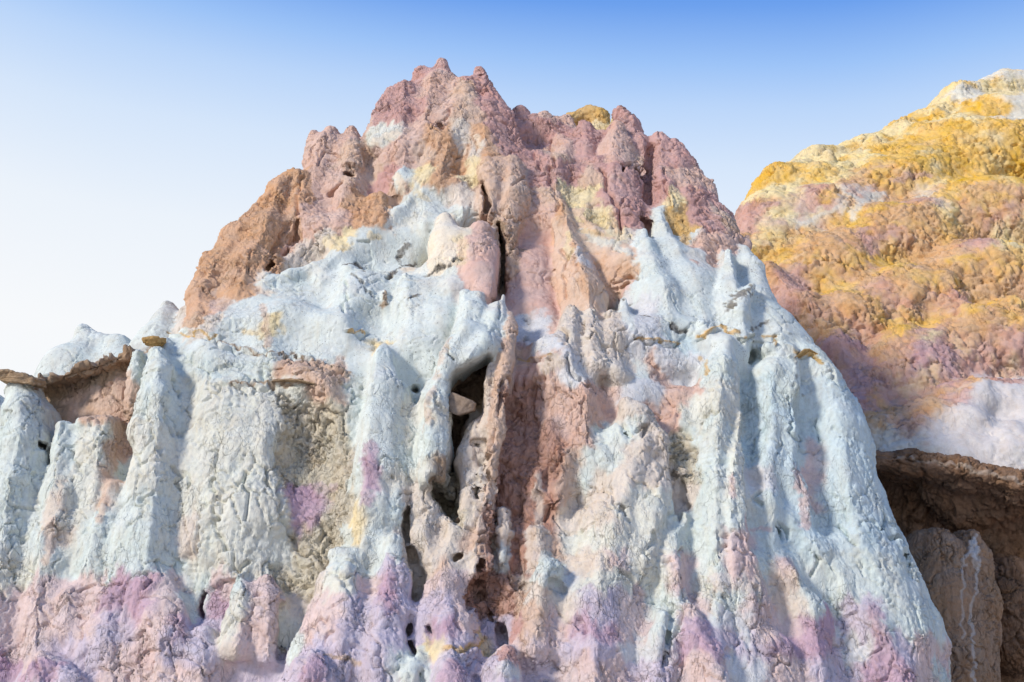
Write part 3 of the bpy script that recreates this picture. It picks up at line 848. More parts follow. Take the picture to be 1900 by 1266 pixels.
for py_, s_ in BANDS.items():
    q_ = s_.split()
    xs_, ch_ = [float(v) for v in q_[0::2]], q_[1::2]
    xs_.append(2020.0)
    for x0_, x1_, c_ in zip(xs_, xs_[1:], ch_):
        if c_ == '.':
            continue
        n_ = max(1, int(round((x1_ - x0_) / 32)))
        for i_ in range(n_):
            x_ = x0_ + (i_ + .5) * (x1_ - x0_) / n_
            if c_ in '1234567':
                for dx_ in (-8, 8):
                    for dy_ in (-10, 10):
                        CELLS.append((x_ + dx_ + _hr.uniform(-5, 5), py_ + dy_ + _hr.uniform(-6, 6), hill_mix(x_, py_, c_)))
            else:
                CELLS.append((x_, py_, c_))
def desat(c, s=.72):
    g = float(np.dot(c, (.3, .55, .15)))
    return np.array([g + (v - g) * s for v in c])
def sampler(letters):
    def f(look):
        S, A = [], []
        for x_, y_, c_ in CELLS:
            if c_ in letters:
                p_ = look(x_, y_, 10)
                if p_ is not None:
                    S.append(p_)
                    A.append(list(desat(lin(PAL[c_][0]), .84 if c_ in '1234567' else .74)) + list(PAL[c_][1:]))
        return np.array(S, F32), np.array(A, F32)
    return f
# ------------------------------------------------------------------ mineral streaks (path, radius px, mineral, amount) and traced cracks (path, width px, depth m)
H_BUTTE = .07
STROKES = []
for row in '''
640,492;660,490;680,503;720,505;745,490;770,490 | 6 | d | .9
745,470;755,450 | 6 | d | .7
738,492;748,465 | 5 | d | .6
800,508;820,497;835,492 | 6 | d | .9
840,482;866,478 | 6 | d | 1
712,530;713,565 | 8 | n | .9
752,545;770,540 | 4 | d | .9
655,510;690,540;705,560 | 3 | d | .6
1352,560;1375,548;1392,530 | 11 | d | .8
1395,612;1422,598 | 5 | d | .8
1400,648;1425,640;1440,632 | 7 | d | .7
1255,598;1275,615 | 5 | d | .8
1188,582;1204,582 | 4 | d | .8
1160,550;1168,562 | 4 | d | .8
985,592;980,625 | 9 | d | .6
1480,660;1475,700;1485,730 | 3 | d | .4
315,620;360,614;400,622 | 3 | Y | .9
400,630;440,645;500,650;560,657;600,674;650,692 | 3 | n | .9
430,706;500,708;580,712 | 4 | n | .9
640,613;682,611 | 2.5 | Y | .9
1180,625;1260,630 | 2.5 | Y | .9
1300,622;1330,606;1362,614 | 4 | Y | .9
1375,624;1410,618;1442,630 | 3 | Y | .9
1300,655;1310,690 | 5 | Y | .7
1475,655;1510,650;1522,668 | 7 | Y | .9
965,667;1020,657 | 2.5 | Y | .8
1195,775;1205,790 | 5 | d | .3
685,825;690,860;688,900;680,925 | 14 | v | .7
560,920;590,935 | 20 | v | .45
585,905;615,900 | 12 | v | .4
1485,870;1495,920;1495,965 | 13 | k | .9
1360,880;1363,912 | 7 | k | .8
1400,985;1425,980 | 5 | k | .8
560,672;620,692;600,725 | 22 | t | .6
485,560;490,600;495,640 | 8 | t | .6
520,580;530,612 | 6 | y | .6
455,617;478,613 | 6 | y | .7
855,1207;885,1195;905,1183 | 4 | Y | .9
828,1202;852,1206 | 5 | Y | .8
605,1215;670,1227 | 4 | Y | .5
832,625;815,660;806,700 | 9 | t | .5
805,722;790,745;786,790 | 10 | t | .5
205,870;195,910;185,960 | 9 | t | .7
95,965;85,1035 | 11 | t | .7
110,925;118,880 | 5 | t | .4
1060,430;1072,480;1085,540 | 10 | o | .6
1050,430;1050,470 | 9 | y | .7
1075,462;1092,485 | 13 | z | .8
1040,378;1042,412 | 13 | o | .8
1110,505;1165,500 | 22 | o | .7
1082,425;1120,450;1172,462 | 11 | c | .8
698,260;735,242 | 13 | C | .8
850,245;856,275 | 12 | C | .6
880,245;886,268 | 7 | C | .6
862,302;886,296 | 13 | y | .8
740,325;746,345 | 12 | C | .8
765,350;790,365 | 10 | y | .6
600,445;625,440 | 12 | y | .7
680,430;700,436 | 8 | y | .7
1075,355;1110,400;1150,440 | 22 | y | .6
1085,420;1110,430 | 9 | Y | .5
1265,375;1268,410;1275,440 | 14 | Y | .8
1250,345;1255,385 | 11 | y | .8
930,420;937,480;930,540 | 14 | n | .9
935,740;950,800;945,870 | 24 | r | .5
960,700;1000,660 | 16 | m | .5
640,985;650,1030 | 12 | w | .8
855,440;845,490 | 14 | y | .5
905,420;900,480;905,530 | 24 | p | .8
1000,590;990,610 | 24 | z | .8
928,950;935,985 | 8 | e | .5
934,1028;932,1042 | 7 | w | .5
1020,1055;1010,1075 | 15 | w | .8
1000,880;998,1000 | 10 | e | .7
1330,1080;1400,1070 | 20 | k | .4
1100,845;1150,810 | 14 | w | .8
1130,800;1185,770 | 10 | w | .6
1500,1210;1560,1190 | 18 | v | .4
1620,1130;1660,1220 | 16 | v | .7
1470,1060;1445,1110 | 18 | t | .5
'''.strip().split('\n'):
    a_ = [q.strip() for q in row.split('|')]
    STROKES.append((a_[0], float(a_[1]), a_[2], float(a_[3])))
def _cr(t):
    out = []
    for row in t.strip().split('\n'):
        a_ = row.split('|')
        out.append((a_[0].strip(), float(a_[1]), float(a_[2])))
    return out
CRACKS = _cr('''
820,638;832,640;838,655;846,668|2.5|.05
925,570;926,600;932,622|2.5|.04
1035,605;1050,620;1050,660;1060,690;1085,700;1110,720|4|.07
1080,600;1085,640;1075,655|3|.05
1140,640;1150,662|3|.04
1148,432;1150,400;1158,370|4|.06
1020,260;1022,300;1015,330|4|.07
960,335;1000,330;1020,320|3|.05
995,260;985,290|3|.05
1110,310;1130,350;1145,380;1150,420|4|.07
1160,300;1180,310;1210,330|5|.08
1230,310;1235,350;1245,372|3|.05
1130,532;1160,521;1178,510|4|.06
1042,460;1045,480;1044,500|4|.05
1046,515;1048,545|4|.05
1465,740;1475,760;1470,790;1475,830|3|.05
1415,770;1410,800|2.5|.04
1510,780;1520,800;1512,815|3|.05
1400,800;1396,830|2.5|.04
1295,775;1310,762;1325,765;1340,760|2.5|.04
1470,718;1478,732|5|.06
1555,970;1570,990;1580,1012|3|.05
1640,960;1650,985;1690,1000|4|.07
1520,1030;1510,1060|3|.05
900,855;905,885;895,900|4|.07
880,900;885,940|4|.06
935,700;925,780;905,830;898,860;905,900;885,930|5|.08
945,1000;940,1060;905,1062|3|.05
895,1000;893,1050;890,1110;905,1140;930,1165|4|.08
1155,940;1165,962|4|.05
1070,1150;1076,1165|4|.06
1160,1062;1185,1070;1180,1095|4|.06
1230,1040;1260,1030;1275,1020|3|.05
1265,1130;1250,1160;1245,1190;1240,1230|4|.07
1215,990;1205,1030|6|.05
1,1080;10,1112|4|.06
130,1080;145,1092;170,1082|3|.04
340,870;345,905|2.5|.04
395,830;390,900;400,960|2.5|.05
455,870;460,930;455,960|2.5|.05
325,860;335,880;330,905|3|.05
255,930;270,918;285,912|4|.05
370,980;360,1010;355,1032|3|.05
400,960;410,1010|3|.05
240,1190;262,1168|3|.05
60,1212;66,1242|4|.06
150,1140;145,1180|2.5|.04
290,1040;300,1062|3|.05
255,1062;275,1072;265,1086|4|.06
430,1060;462,1040|4|.06
395,1096;420,1080|4|.06
490,870;500,900|3|.05
520,900;530,960;545,1010|4|.06
590,960;612,1000|4|.05
610,1140;560,1172|3|.05
620,1165;590,1200|3|.04
590,300;610,280;626,290|3|.05
690,200;722,190|3|.05
540,350;562,330|4|.05
560,320;545,400;520,455;500,480|6|.07
665,450;690,440|3|.04
320,690;330,740|3|.05
316,770;318,800|5|.07
830,200;815,225|5|.05
890,130;894,134|4|.06
640,520;635,570|3|.05
1055,700;1060,730|2.5|.04
1180,795;1200,785;1195,800|4|.06
1000,700;980,740;985,790|5|.06
950,880;965,930;955,980|5|.06
1010,860;1020,920;1010,960|4|.05
640,309;650,315|5|.08
1456,985;1446,970;1460,995|4|.08
1270,792;1278,774|6|.09
880,818;896,824|6|.09
1160,796;1170,800|4|.06
1210,327;1185,312;1170,300|5|.09
1028,340;1030,380|4|.05
1480,860;1485,900|2.5|.04
1430,1180;1440,1200|3|.04
850,1120;860,1160|3|.05
880,1170;900,1180|3|.05
1690,1020;1705,1070|4|.07
1410,910;1405,930|4|.06
1275,780;1262,812;1258,860;1265,930|5|.07
''')
def lip(path, w_=3.0, out=.035):
    q = [tuple(float(v) for v in a.split(',')) for a in path.split(';')]
    CRACKS.append((';'.join('%g,%g' % (x, y) for x, y in q), w_, -out))
    CRACKS.append((';'.join('%g,%g' % (x, y + w_ * 2.1) for x, y in q), w_ * .8, .04))
for q_ in ('313,622;335,616;360,614;385,618;405,624', '398,632;430,641;465,648;500,651;530,656', '530,657;560,657;590,666;620,680;648,692', '396,707;430,706;470,708;510,708;540,704;580,713',
           '638,613;660,611;684,612', '1298,626;1315,612;1335,606;1352,610;1366,616', '1374,626;1395,619;1418,618;1444,630', '1180,625;1220,626;1262,631', '1472,660;1490,652;1508,648;1522,656', '968,666;995,660;1022,657'):
    lip(q_)
lip('60,706;100,697;140,684;180,672;215,655;240,648', 5, .07)
HSTROKES = [('1580,400;1600,365;1640,355', 14, '5', .7), ('1480,415;1560,380', 9, '5', .6), ('1560,650;1615,750', 22, '6', .6),
            ('1680,700;1760,640', 14, '6', .5), ('1400,390;1440,372', 14, '4', .9), ('1660,330;1720,320', 16, '4', .7), ('1800,140;1890,135', 24, '5', .6)]
OSTROKES = [('1660,845;1780,862;1900,893', 5, 'e', .35)]
PSTROKES = [('1808,990;1800,1018;1786,1045', 4, 'z', .5), ('1806,988;1815,1040;1812,1100;1806,1180;1812,1266', 3.5, 'z', .5),
            ('1788,1045;1784,1100;1792,1180', 2.5, 'z', .4), ('1803,1000;1800,1025', 9, 'z', .45), ('1812,1020;1815,1050', 7, 'z', .4)]
import time
# ------------------------------------------------------------------ build
def in_view(V, Q, margin=70, facing=-.35):
    c = V[Q].mean(1)
    n = np.cross(V[Q[:, 2]] - V[Q[:, 0]], V[Q[:, 3]] - V[Q[:, 1]])
    n /= np.linalg.norm(n, axis=1)[:, None] + 1e-12
    e = np.array((0, 0, CAM_Z), F32) - c
    e /= np.linalg.norm(e, axis=1)[:, None]
    px, py, f = project(c)
    return (px > -margin) & (px < 1900 + margin) & (py > -margin) & (py < 1266 + margin) & ((n * e).sum(1) > facing)

def relax(rock, V, N, h, it=2):
    for _ in range(it):
        d = rock.eval(V)
        V = V - N * np.clip(d, -.4 * h, .4 * h)[:, None]
    return V.astype(F32)

def split_parts(V, Q, lab, small=40):
    """one connected patch per part; crumbs join the neighbour they touch"""
    for rnd in range(4):
        # connected patches of equal label
        E = np.stack([Q, np.roll(Q, -1, 1)], 2).reshape(-1, 2)
        E.sort(1)
        key = E[:, 0].astype(np.int64) * len(V) + E[:, 1]
        o = np.argsort(key, kind='stable')
        fo = o // 4
        same = key[o][1:] == key[o][:-1]
        fa, fb = fo[:-1][same], fo[1:][same]
        inner = lab[fa] == lab[fb]
        a, b = fa[inner], fb[inner]
        comp = np.arange(len(Q))
        while True:
            m = np.minimum(comp[a], comp[b])
            c2 = comp.copy()
            np.minimum.at(c2, a, m); np.minimum.at(c2, b, m)
            c2 = c2[c2]; c2 = c2[c2]
            if (c2 == comp).all():
                break
            comp = c2
        u, inv, cnt = np.unique(comp, return_inverse=True, return_counts=True)
        if rnd == 3 or (cnt >= small).all():
            return inv, lab[u]
        crumb = cnt[inv] < small
        oa, ob = fa[~inner], fb[~inner]
        tgt = {}
        for x, y in ((oa, ob), (ob, oa)):
            mm = crumb[x] & ~crumb[y]
            for i, j in zip(inv[x[mm]].tolist(), lab[y[mm]].tolist()):
                tgt[i] = j
        for i, j in tgt.items():
            lab[inv == i] = j

def build(rock, lo, hi, h, name, levels=2, samples=None, detail=None, surf_store=None):
    t0 = time.time()
    D = rock.grid(lo, hi, h)

    V, Q = surface_nets(D, lo, h)
    N = vnormals(V, Q)
    V = relax(rock, V, N, h, 2)
    N = vnormals(V, Q)
    pid_of = np.array([q[7] for q in rock.segs])
    ids = pid_of[rock.eval(V, True)[:, 1].astype(int)]
    lab = ids[Q[:, 0]]
    look = Lookup(V, N)
    if surf_store is not None:
        surf_store.append(look)
    vis = in_view(V, Q)
    Nr = N
    Vr, Qr = V, Q[~vis]
    Q, lab = Q[vis], lab[vis]
    lab, owner = split_parts(V, Q, lab)
    att = None
    for lv in range(levels):
        if lv == levels - 1:
            att = paint(V, look, samples, rock) if samples else None
        V, Q, lab, att = subdivide(V, Q, lab, att)
        N = vnormals(V, Q)
        if lv < levels - 1:
            V = relax(rock, V, N, h / 2 ** (lv + 1), 1)
    N = vnormals(V, Q)
    if att is None:
        att = np.tile(np.array((.5, .5, .5, 1, 0, 0, 0), F32), (len(V), 1))
    attr_ = paint(Vr, look, samples, rock) if samples else np.tile(np.array((.5, .5, .5, 1, 0, 0, 0), F32), (len(Vr), 1))

    if detail:
        V = detail(V, N, att, look)
        Vr = detail(Vr, Nr, attr_, look)
        N = vnormals(V, Q)
    return (V, Q, N, owner[lab], lab, att), (Vr, Qr, vnormals(Vr, Qr), attr_), look

def paint(V, look, samples, rock):
    S, A = samples(look)
    wv = np.stack([fbm(V, 2.2, 3, 3.1 + 40 * i) for i in range(3)], 1) * .075 * SCALE_WARP[1]
    wv += np.stack([fbm(V, 9.0, 3, 7.7 + 40 * i, .7) for i in range(3)], 1) * .034
    wv[:, 2] += .13 * fbm(V, (7.0, 7.0, .9), 3, 19.0, .6)      # run-off drags the colours down the wall
    q = (V + wv * SCALE_WARP[0]).astype(F32)
    S2 = (S ** 2).sum(1)
    sig = 1.0 / (2 * (.062 * SCALE_WARP[0]) ** 2)
    def f(c):
        d = (c ** 2).sum(1)[:, None] + S2[None, :] - 2 * c @ S.T
        d -= d.min(1)[:, None]
        w_ = np.exp(-d * sig)
        return (w_ @ A) / w_.sum(1)[:, None]
    A_ = par(f, q, 4000).astype(F32)
    own = [q_[13] for q_ in rock.segs]
    if any(own):
        sid = rock.eval((V + wv * F32(.35)).astype(F32), True)[:, 1].astype(int)
        tab = np.zeros((len(own), 8), F32)
        for i, ch in enumerate(own):
            if ch:
                tab[i, :3] = desat(lin(PAL[ch][0]), .74)
                tab[i, 3:7] = PAL[ch][1:]
                tab[i, 7] = .8
        t_ = tab[sid]
        A_ += (t_[:, :7] - A_) * t_[:, 7:8]
    return A_
SCALE_WARP = [1.0, 1.0]
# ------------------------------------------------------------------ erosion relief
def trace(look, s, step=10, jit=2.5, seed=0):
    """polyline of px,py points laid on the rock surface"""
    rg = random.Random(seed)
    q = [tuple(float(v) for v in a.split(',')) for a in s.split(';')]
    out = []
    for (x0, y0), (x1, y1) in zip(q[:-1], q[1:]):
        n = max(1, int(math.hypot(x1 - x0, y1 - y0) / step))
        for i in range(n):
            t = i / n
            out.append((x0 + t * (x1 - x0) + rg.uniform(-jit, jit), y0 + t * (y1 - y0) + rg.uniform(-jit, jit)))
    out.append(q[-1])
    pts = [look(x, y, 3) for x, y in out]
    return [p for p in pts if p is not None]

def line_dist(V, pts, reach):
    pts = np.array(pts, F32)
    lo, hi = pts.min(0) - reach, pts.max(0) + reach
    m = np.nonzero((V[:, 0] > lo[0]) & (V[:, 0] < hi[0]))[0]
    q = V[m]
    m = m[(q[:, 2] > lo[2]) & (q[:, 2] < hi[2]) & (q[:, 1] > lo[1]) & (q[:, 1] < hi[1])]
    d = np.full(len(m), 9, F32)
    q = V[m]
    if len(pts) == 1:
        return m, np.linalg.norm(q - pts[0], axis=1)
    for a, b in zip(pts[:-1], pts[1:]):
        v = b - a
        if np.linalg.norm(v) > .45:
            continue
        t = np.clip(((q - a) @ v) / ((v * v).sum() + 1e-9), 0, 1)
        d = np.minimum(d, np.linalg.norm(q - a - t[:, None] * v, axis=1))
    return m, d

def relief(scale=1.0, knob_amp=1.0, strokes=(), cracks=(), base_amp=1.0, seedo=0.0):
    def f(V, N, att, look):
        rough, flute, knob = att[:, 3], att[:, 4], att[:, 5]
        # mineral streaks laid over the bands
        for i, (s, rad, ch, amt) in enumerate(strokes):
            pts = trace(look, s, 10, 3, i)
            if not pts:
                continue
            r_ = rad * 13.5 / FPX
            m, d = line_dist(V, pts, r_ * 2.2)
            nz = noise(V[m], 9.0, 5.5 + i) * .6 + noise(V[m], 24.0, 1.5 + i) * .6
            w_ = amt * (1 - sstep(.5, 1.2, d / r_ + nz * (1.8 if ch == 'd' else .9)))
            tgt = np.array(list(desat(lin(PAL[ch][0]))) + list(PAL[ch][1:]), F32)
            att[m] += (tgt - att[m]) * w_[:, None]
        p = V / scale + F32(seedo)
        warp = np.stack([fbm(p, 3.0, 2, 11 + 31 * i) for i in range(3)], 1) * .10
        pw = (p + warp).astype(F32)
        pf = (pw + np.stack([noise(p, 13.0, 90 + 7 * i) for i in range(3)], 1) * .03).astype(F32)
        d = base_amp * (.35 + .65 * np.clip(rough, 0, 1)) * (.04 * fbm(p, 1.15, 2, 2.2) + .025 * (np.abs(noise(pw, (2.6, 2.6, 1.5), 5.0)) - .3))
        # broken crust: plates of uneven height parted by gaps
        f1, f2, fr = worley(pf, (4.0, 4.0, 3.3))
        g1, g2, gr = worley(pf, (9.5, 9.5, 7.5), 3.3)
        e1, e2, er = worley(pf, (22.0, 22.0, 15.0), 6.3)
        kn = knob * knob_amp
        kn = kn * (.55 + .9 * sstep(-.3, .4, noise(p, 1.6, 61.0)))
        d += kn * (.026 * (fr - .5) + .026 * (.5 - f1) - .026 * (1 - sstep(.02, .12, f2 - f1)))
        d += (kn * .7 + rough * .08) * (.016 * (gr - .5) + .018 * (.5 - g1) - .016 * (1 - sstep(.03, .14, g2 - g1)))
        d += rough * (.0055 * (er - .5) + .005 * (.5 - e1) - .006 * (1 - sstep(.03, .18, e2 - e1)))
        d += flute * .022 * (np.minimum(np.abs(noise(pw, (2.3, 2.3, .3), 14.0)) * 2.2, .8) - .45)
        # rain rills: long narrow channels between rounded flutes
        r1 = np.abs(noise(pw, (4.5, 4.5, .55), 8.8)); r2 = np.abs(noise(pw, (10, 10, 1.1), 4.4)); r3 = np.abs(noise(pf, (21, 21, 2.6), 3.4))
        d += flute * (.018 * (np.minimum(r1 * 2.2, .7) - .4) + .013 * (np.minimum(r2 * 2.4, .7) - .4) + .009 * (np.minimum(r3 * 2.4, .7) - .4))
        # crinkled skin
        d += rough * (.006 * fbm(pf, (11, 11, 6), 2, 6.1) + .006 * noise(pf, (34, 34, 16), 1.1))
        # drying cracks, in patches
        h1, h2, hr = worley(pf, (3.3, 3.3, 2.0), 7.7)
        mask = sstep(-.05, .25, fbm(p, 1.3, 2, 55.0))
        d -= .045 * np.clip(rough, 0, 1.2) * mask * (1 - sstep(.01, .055, h2 - h1))
        mask2 = sstep(-.1, .25, noise(p, 2.1, 77.0))
        d -= .016 * np.clip(rough, 0, 1.4) * mask2 * (1 - sstep(.02, .12, g2 - g1))
        # pits
        pit = (gr > .955) * (1 - sstep(.10, .26, g1)) * np.clip(rough, 0, 1)
        d -= .05 * pit
        d = d * scale
        for i, (s, wd, dp) in enumerate(cracks):
            pts = trace(look, s, 9, 3.0, 100 + i)
            if not pts:
                continue
            wd_ = wd * 13.5 / FPX
            m, dd = line_dist(V, pts, wd_ * 3)
            nz = noise(V[m], 14.0, 9.0 + i) * .5
            d[m] -= dp * (1 - sstep(.3, 1.3, dd / wd_ + nz))
        return (V + N * d[:, None]).astype(F32)
    return f
# ------------------------------------------------------------------ materials
def rock_material(name, grain=1.0, bump=1.0):
    m = bpy.data.materials.new(name)
    m.use_nodes = True
    nt = m.node_tree
    n, l = nt.nodes, nt.links
    bs = n['Principled BSDF']
    bs.inputs['Roughness'].default_value = .95
    bs.inputs['Specular IOR Level'].default_value = .12
    def nd(t, **kw):
        x = n.new(t)
        for a, b in kw.items():
            setattr(x, a, b)
        return x
    geo = nd('ShaderNodeNewGeometry')
    att = nd('ShaderNodeAttribute', attribute_name='mineral')
    spk = nd('ShaderNodeAttribute', attribute_name='speckle')
    def tex(scale, detail=4, rough=.6, dist=0.0):
        t = nd('ShaderNodeTexNoise')
        t.inputs['Scale'].default_value = scale
        t.inputs['Detail'].default_value = detail
        t.inputs['Roughness'].default_value = rough
        t.inputs['Distortion'].default_value = dist
        l.new(geo.outputs['Position'], t.inputs['Vector'])
        return t
    def math_(op, a, b=None, clamp=False):
        x = nd('ShaderNodeMath', operation=op)
        x.use_clamp = clamp
        for i, v in enumerate((a, b)):
            if v is None:
                continue
            if isinstance(v, (int, float)):
                x.inputs[i].default_value = v
            else:
                l.new(v, x.inputs[i])
        return x.outputs[0]
    # value and hue mottling
    n1 = tex(5.0, 5, .65, .6)
    n2 = tex(38.0, 4, .7)
    v = math_('ADD', math_('MULTIPLY', n1.outputs['Fac'], .42 * grain), math_('MULTIPLY', n2.outputs['Fac'], .22 * grain))
    v = math_('ADD', v, 1 - .32 * grain)
    hue = nd('ShaderNodeMixRGB', blend_type='MIX')
    n3 = tex(2.3, 4, .6, .8)
    hs = nd('ShaderNodeHueSaturation')
    l.new(att.outputs['Color'], hs.inputs['Color'])
    l.new(math_('ADD', math_('MULTIPLY', n3.outputs['Fac'], .8), .68), hs.inputs['Saturation'])
    l.new(v, hs.inputs['Value'])
    # run-off stains and paler washes
    mpv = nd('ShaderNodeMapping')
    mpv.inputs['Scale'].default_value = (1, 1, .22)
    l.new(geo.outputs['Position'], mpv.inputs['Vector'])
    def wash(scale, lo_, hi_, col, amt, src, vec):
        t = tex(scale, 5, .62, .4)
        l.new(vec, t.inputs['Vector'])
        mr = nd('ShaderNodeMapRange')
        mr.inputs['From Min'].default_value = lo_; mr.inputs['From Max'].default_value = hi_
        mr.inputs['To Max'].default_value = amt
        l.new(t.outputs['Fac'], mr.inputs['Value'])
        mm = nd('ShaderNodeMixRGB', blend_type='MULTIPLY')
        l.new(mr.outputs[0], mm.inputs['Fac'])
        l.new(src, mm.inputs['Color1'])
        mm.inputs['Color2'].default_value = (*col, 1)
        return mm.outputs['Color']
    cc = wash(6.5, .48, .72, (.90, .74, .58), .36 * grain, hs.outputs['Color'], mpv.outputs[0])
    cc = wash(3.2, .50, .70, (.97, .87, .84), .35 * grain, cc, geo.outputs['Position'])
    cc = wash(4.3, .50, .70, (.82, .92, .94), .35 * grain, cc, mpv.outputs[0])
    cc = wash(17.0, .52, .75, (.72, .66, .58), .4 * grain, cc, geo.outputs['Position'])
    # dark mineral grains on the smooth clay
    n4 = tex(3.0, 3)
    n5 = tex(48.0, 2, .8)
    thr = math_('SUBTRACT', .84, math_('MULTIPLY', n4.outputs['Fac'], .34))
    dot = math_('MULTIPLY', math_('GREATER_THAN', n5.outputs['Fac'], thr), spk.outputs['Fac'])
    mx = nd('ShaderNodeMixRGB', blend_type='MIX')
    l.new(math_('MULTIPLY', dot, .8), mx.inputs['Fac'])
    l.new(cc, mx.inputs['Color1'])
    mx.inputs['Color2'].default_value = (.16, .15, .13, 1)
    l.new(mx.outputs['Color'], bs.inputs['Base Color'])
    n.remove(hue)
    # fine crust
    mp = nd('ShaderNodeMapping')
    mp.inputs['Scale'].default_value = (1, 1, .5)
    l.new(geo.outputs['Position'], mp.inputs['Vector'])
    b1 = tex(60.0, 3, .6, .5)
    b2 = tex(22.0, 4, .7, 1.2)
    l.new(mp.outputs[0], b1.inputs['Vector']); l.new(mp.outputs[0], b2.inputs['Vector'])
    # crackled skin: thin plates parted by fine lines
    def crackle(scale, width):
        wv = tex(scale * .8, 3, .6)
        l.new(mp.outputs[0], wv.inputs['Vector'])
        ad = nd('ShaderNodeVectorMath', operation='MULTIPLY_ADD')
        l.new(wv.outputs['Color'], ad.inputs[0])
        ad.inputs[1].default_value = (1.1 / scale,) * 3
        l.new(mp.outputs[0], ad.inputs[2])
        vv = nd('ShaderNodeTexVoronoi', feature='DISTANCE_TO_EDGE')
        vv.inputs['Scale'].default_value = scale
        l.new(ad.outputs[0], vv.inputs['Vector'])
        return math_('MULTIPLY', math_('MINIMUM', vv.outputs['Distance'], width), 1 / width)
    rgh = nd('ShaderNodeAttribute', attribute_name='crust')
    ck = math_('ADD', math_('MULTIPLY', crackle(7.0, .035), .5), math_('MULTIPLY', crackle(17.0, .07), .26))
    nm = tex(1.9, 3, .6)
    mk = nd('ShaderNodeMapRange')
    mk.inputs['From Min'].default_value = .42; mk.inputs['From Max'].default_value = .66
    mk.inputs['To Min'].default_value = .0; mk.inputs['To Max'].default_value = 1.25
    l.new(nm.outputs['Fac'], mk.inputs['Value'])
    ck = math_('MULTIPLY', math_('MULTIPLY', ck, rgh.outputs['Fac']), mk.outputs[0])
    bp2 = nd('ShaderNodeBump')
    bp2.inputs['Strength'].default_value = 1.0 * bump
    bp2.inputs['Distance'].default_value = .022
    l.new(ck, bp2.inputs['Height'])
    bp = nd('ShaderNodeBump')
    l.new(bp2.outputs[0], bp.inputs['Normal'])
    l.new(math_('MULTIPLY', math_('MINIMUM', rgh.outputs['Fac'], 1.2), .85 * bump), bp.inputs['Strength'])
    bp.inputs['Distance'].default_value = .03
    l.new(math_('ADD', math_('MULTIPLY', b1.outputs['Fac'], .4), math_('MULTIPLY', b2.outputs['Fac'], .6)), bp.inputs['Height'])
    l.new(bp.outputs[0], bs.inputs['Normal'])
    return m

def plain_material(name, col, col2=None, scale=20.0, bump=.5):
    m = bpy.data.materials.new(name)
    m.use_nodes = True
    n, l = m.node_tree.nodes, m.node_tree.links
    bs = n['Principled BSDF']
    bs.inputs['Roughness'].default_value = .92
    bs.inputs['Specular IOR Level'].default_value = .15
    geo = n.new('ShaderNodeNewGeometry')
    t = n.new('ShaderNodeTexNoise')
    t.inputs['Scale'].default_value = scale; t.inputs['Detail'].default_value = 5; t.inputs['Roughness'].default_value = .7
    l.new(geo.outputs['Position'], t.inputs['Vector'])
    rp = n.new('ShaderNodeValToRGB')
    rp.color_ramp.elements[0].position = .35; rp.color_ramp.elements[1].position = .68
    rp.color_ramp.elements[0].color = (*lin(col), 1)
    rp.color_ramp.elements[1].color = (*lin(col2 or col), 1)
    l.new(t.outputs['Fac'], rp.inputs[0]); l.new(rp.outputs[0], bs.inputs['Base Color'])
    bp = n.new('ShaderNodeBump'); bp.inputs['Strength'].default_value = bump; bp.inputs['Distance'].default_value = .02
    l.new(t.outputs['Fac'], bp.inputs['Height']); l.new(bp.outputs[0], bs.inputs['Normal'])
    return m
# ------------------------------------------------------------------ ground
def ground():
    n = 60
    x = np.linspace(-1, 1, n)
    x = np.sign(x) * np.abs(x) ** 2.2 * 900
    gx, gy = np.meshgrid(x, x, indexing='ij')
    V = np.stack([gx.ravel(), gy.ravel() + 12, np.zeros(n * n)], 1)
    V[:, 2] += .06 * np.sin(V[:, 0] * 1.3) * np.cos(V[:, 1] * .9)
    i = np.arange(n * n).reshape(n, n)
    Q = np.stack([i[:-1, :-1], i[1:, :-1], i[1:, 1:], i[:-1, 1:]], -1).reshape(-1, 4)
    g = mesh_object('ground', V, Q, None, plain_material('dry_clay', (206, 196, 184), (182, 166, 152), 3.0))
    tag(g, 'dry pale clay ground at the foot of the butte', 'ground', kind='structure')
ground()

# ------------------------------------------------------------------ rock bodies
ROCKMAT = rock_material('banded_clay')
FARMAT = rock_material('ochre_clay', 1.0, .8)
BROWNMAT = rock_material('brown_sandstone', 1.3, 1.2)

def assemble(rock, name, label, cat, box, h, levels, letters, det, mat, parts=True, kind=None, names=None):
    fine, rear, look = build(rock, box[0], box[1], h, name, levels, sampler(letters), det)
    V, Q, N, owner, lab, att = fine
    base = (float(V[:, 0].mean()), float(V[:, 1].mean()), 0.0)
    if parts:
        root = empty(name, base)
        o_ = np.argsort(lab, kind='stable')
        Qs, ls = Q[o_], lab[o_]
        cutp = np.nonzero(np.diff(ls))[0] + 1
        own = owner[o_]
        for q, pid in zip(np.split(Qs, cutp), own[np.r_[0, cutp]]):
            mesh_object(rock.parts[pid], V, q, N, mat, root, {'mineral': att[:, :3], 'speckle': att[:, 6], 'crust': att[:, 3]}, base)
        if len(rear[1]):
            mesh_object('rear_face', rear[0], rear[1], None, mat, root, {'mineral': rear[3][:, :3], 'speckle': rear[3][:, 6], 'crust': rear[3][:, 3]}, base)
    else:
        Q2 = np.concatenate([Q, rear[1] + len(V)])
        V2 = np.concatenate([V, rear[0]]); A2 = np.concatenate([att, rear[3]]); 
        root = mesh_object(name, V2, Q2, None, mat, None, {'mineral': A2[:, :3], 'speckle': A2[:, 6], 'crust': A2[:, 3]}, base)
        root.location = base
    tag(root, label, cat, kind=kind)
    look = Lookup(V, N)
    return root, look, (V, Q, N)

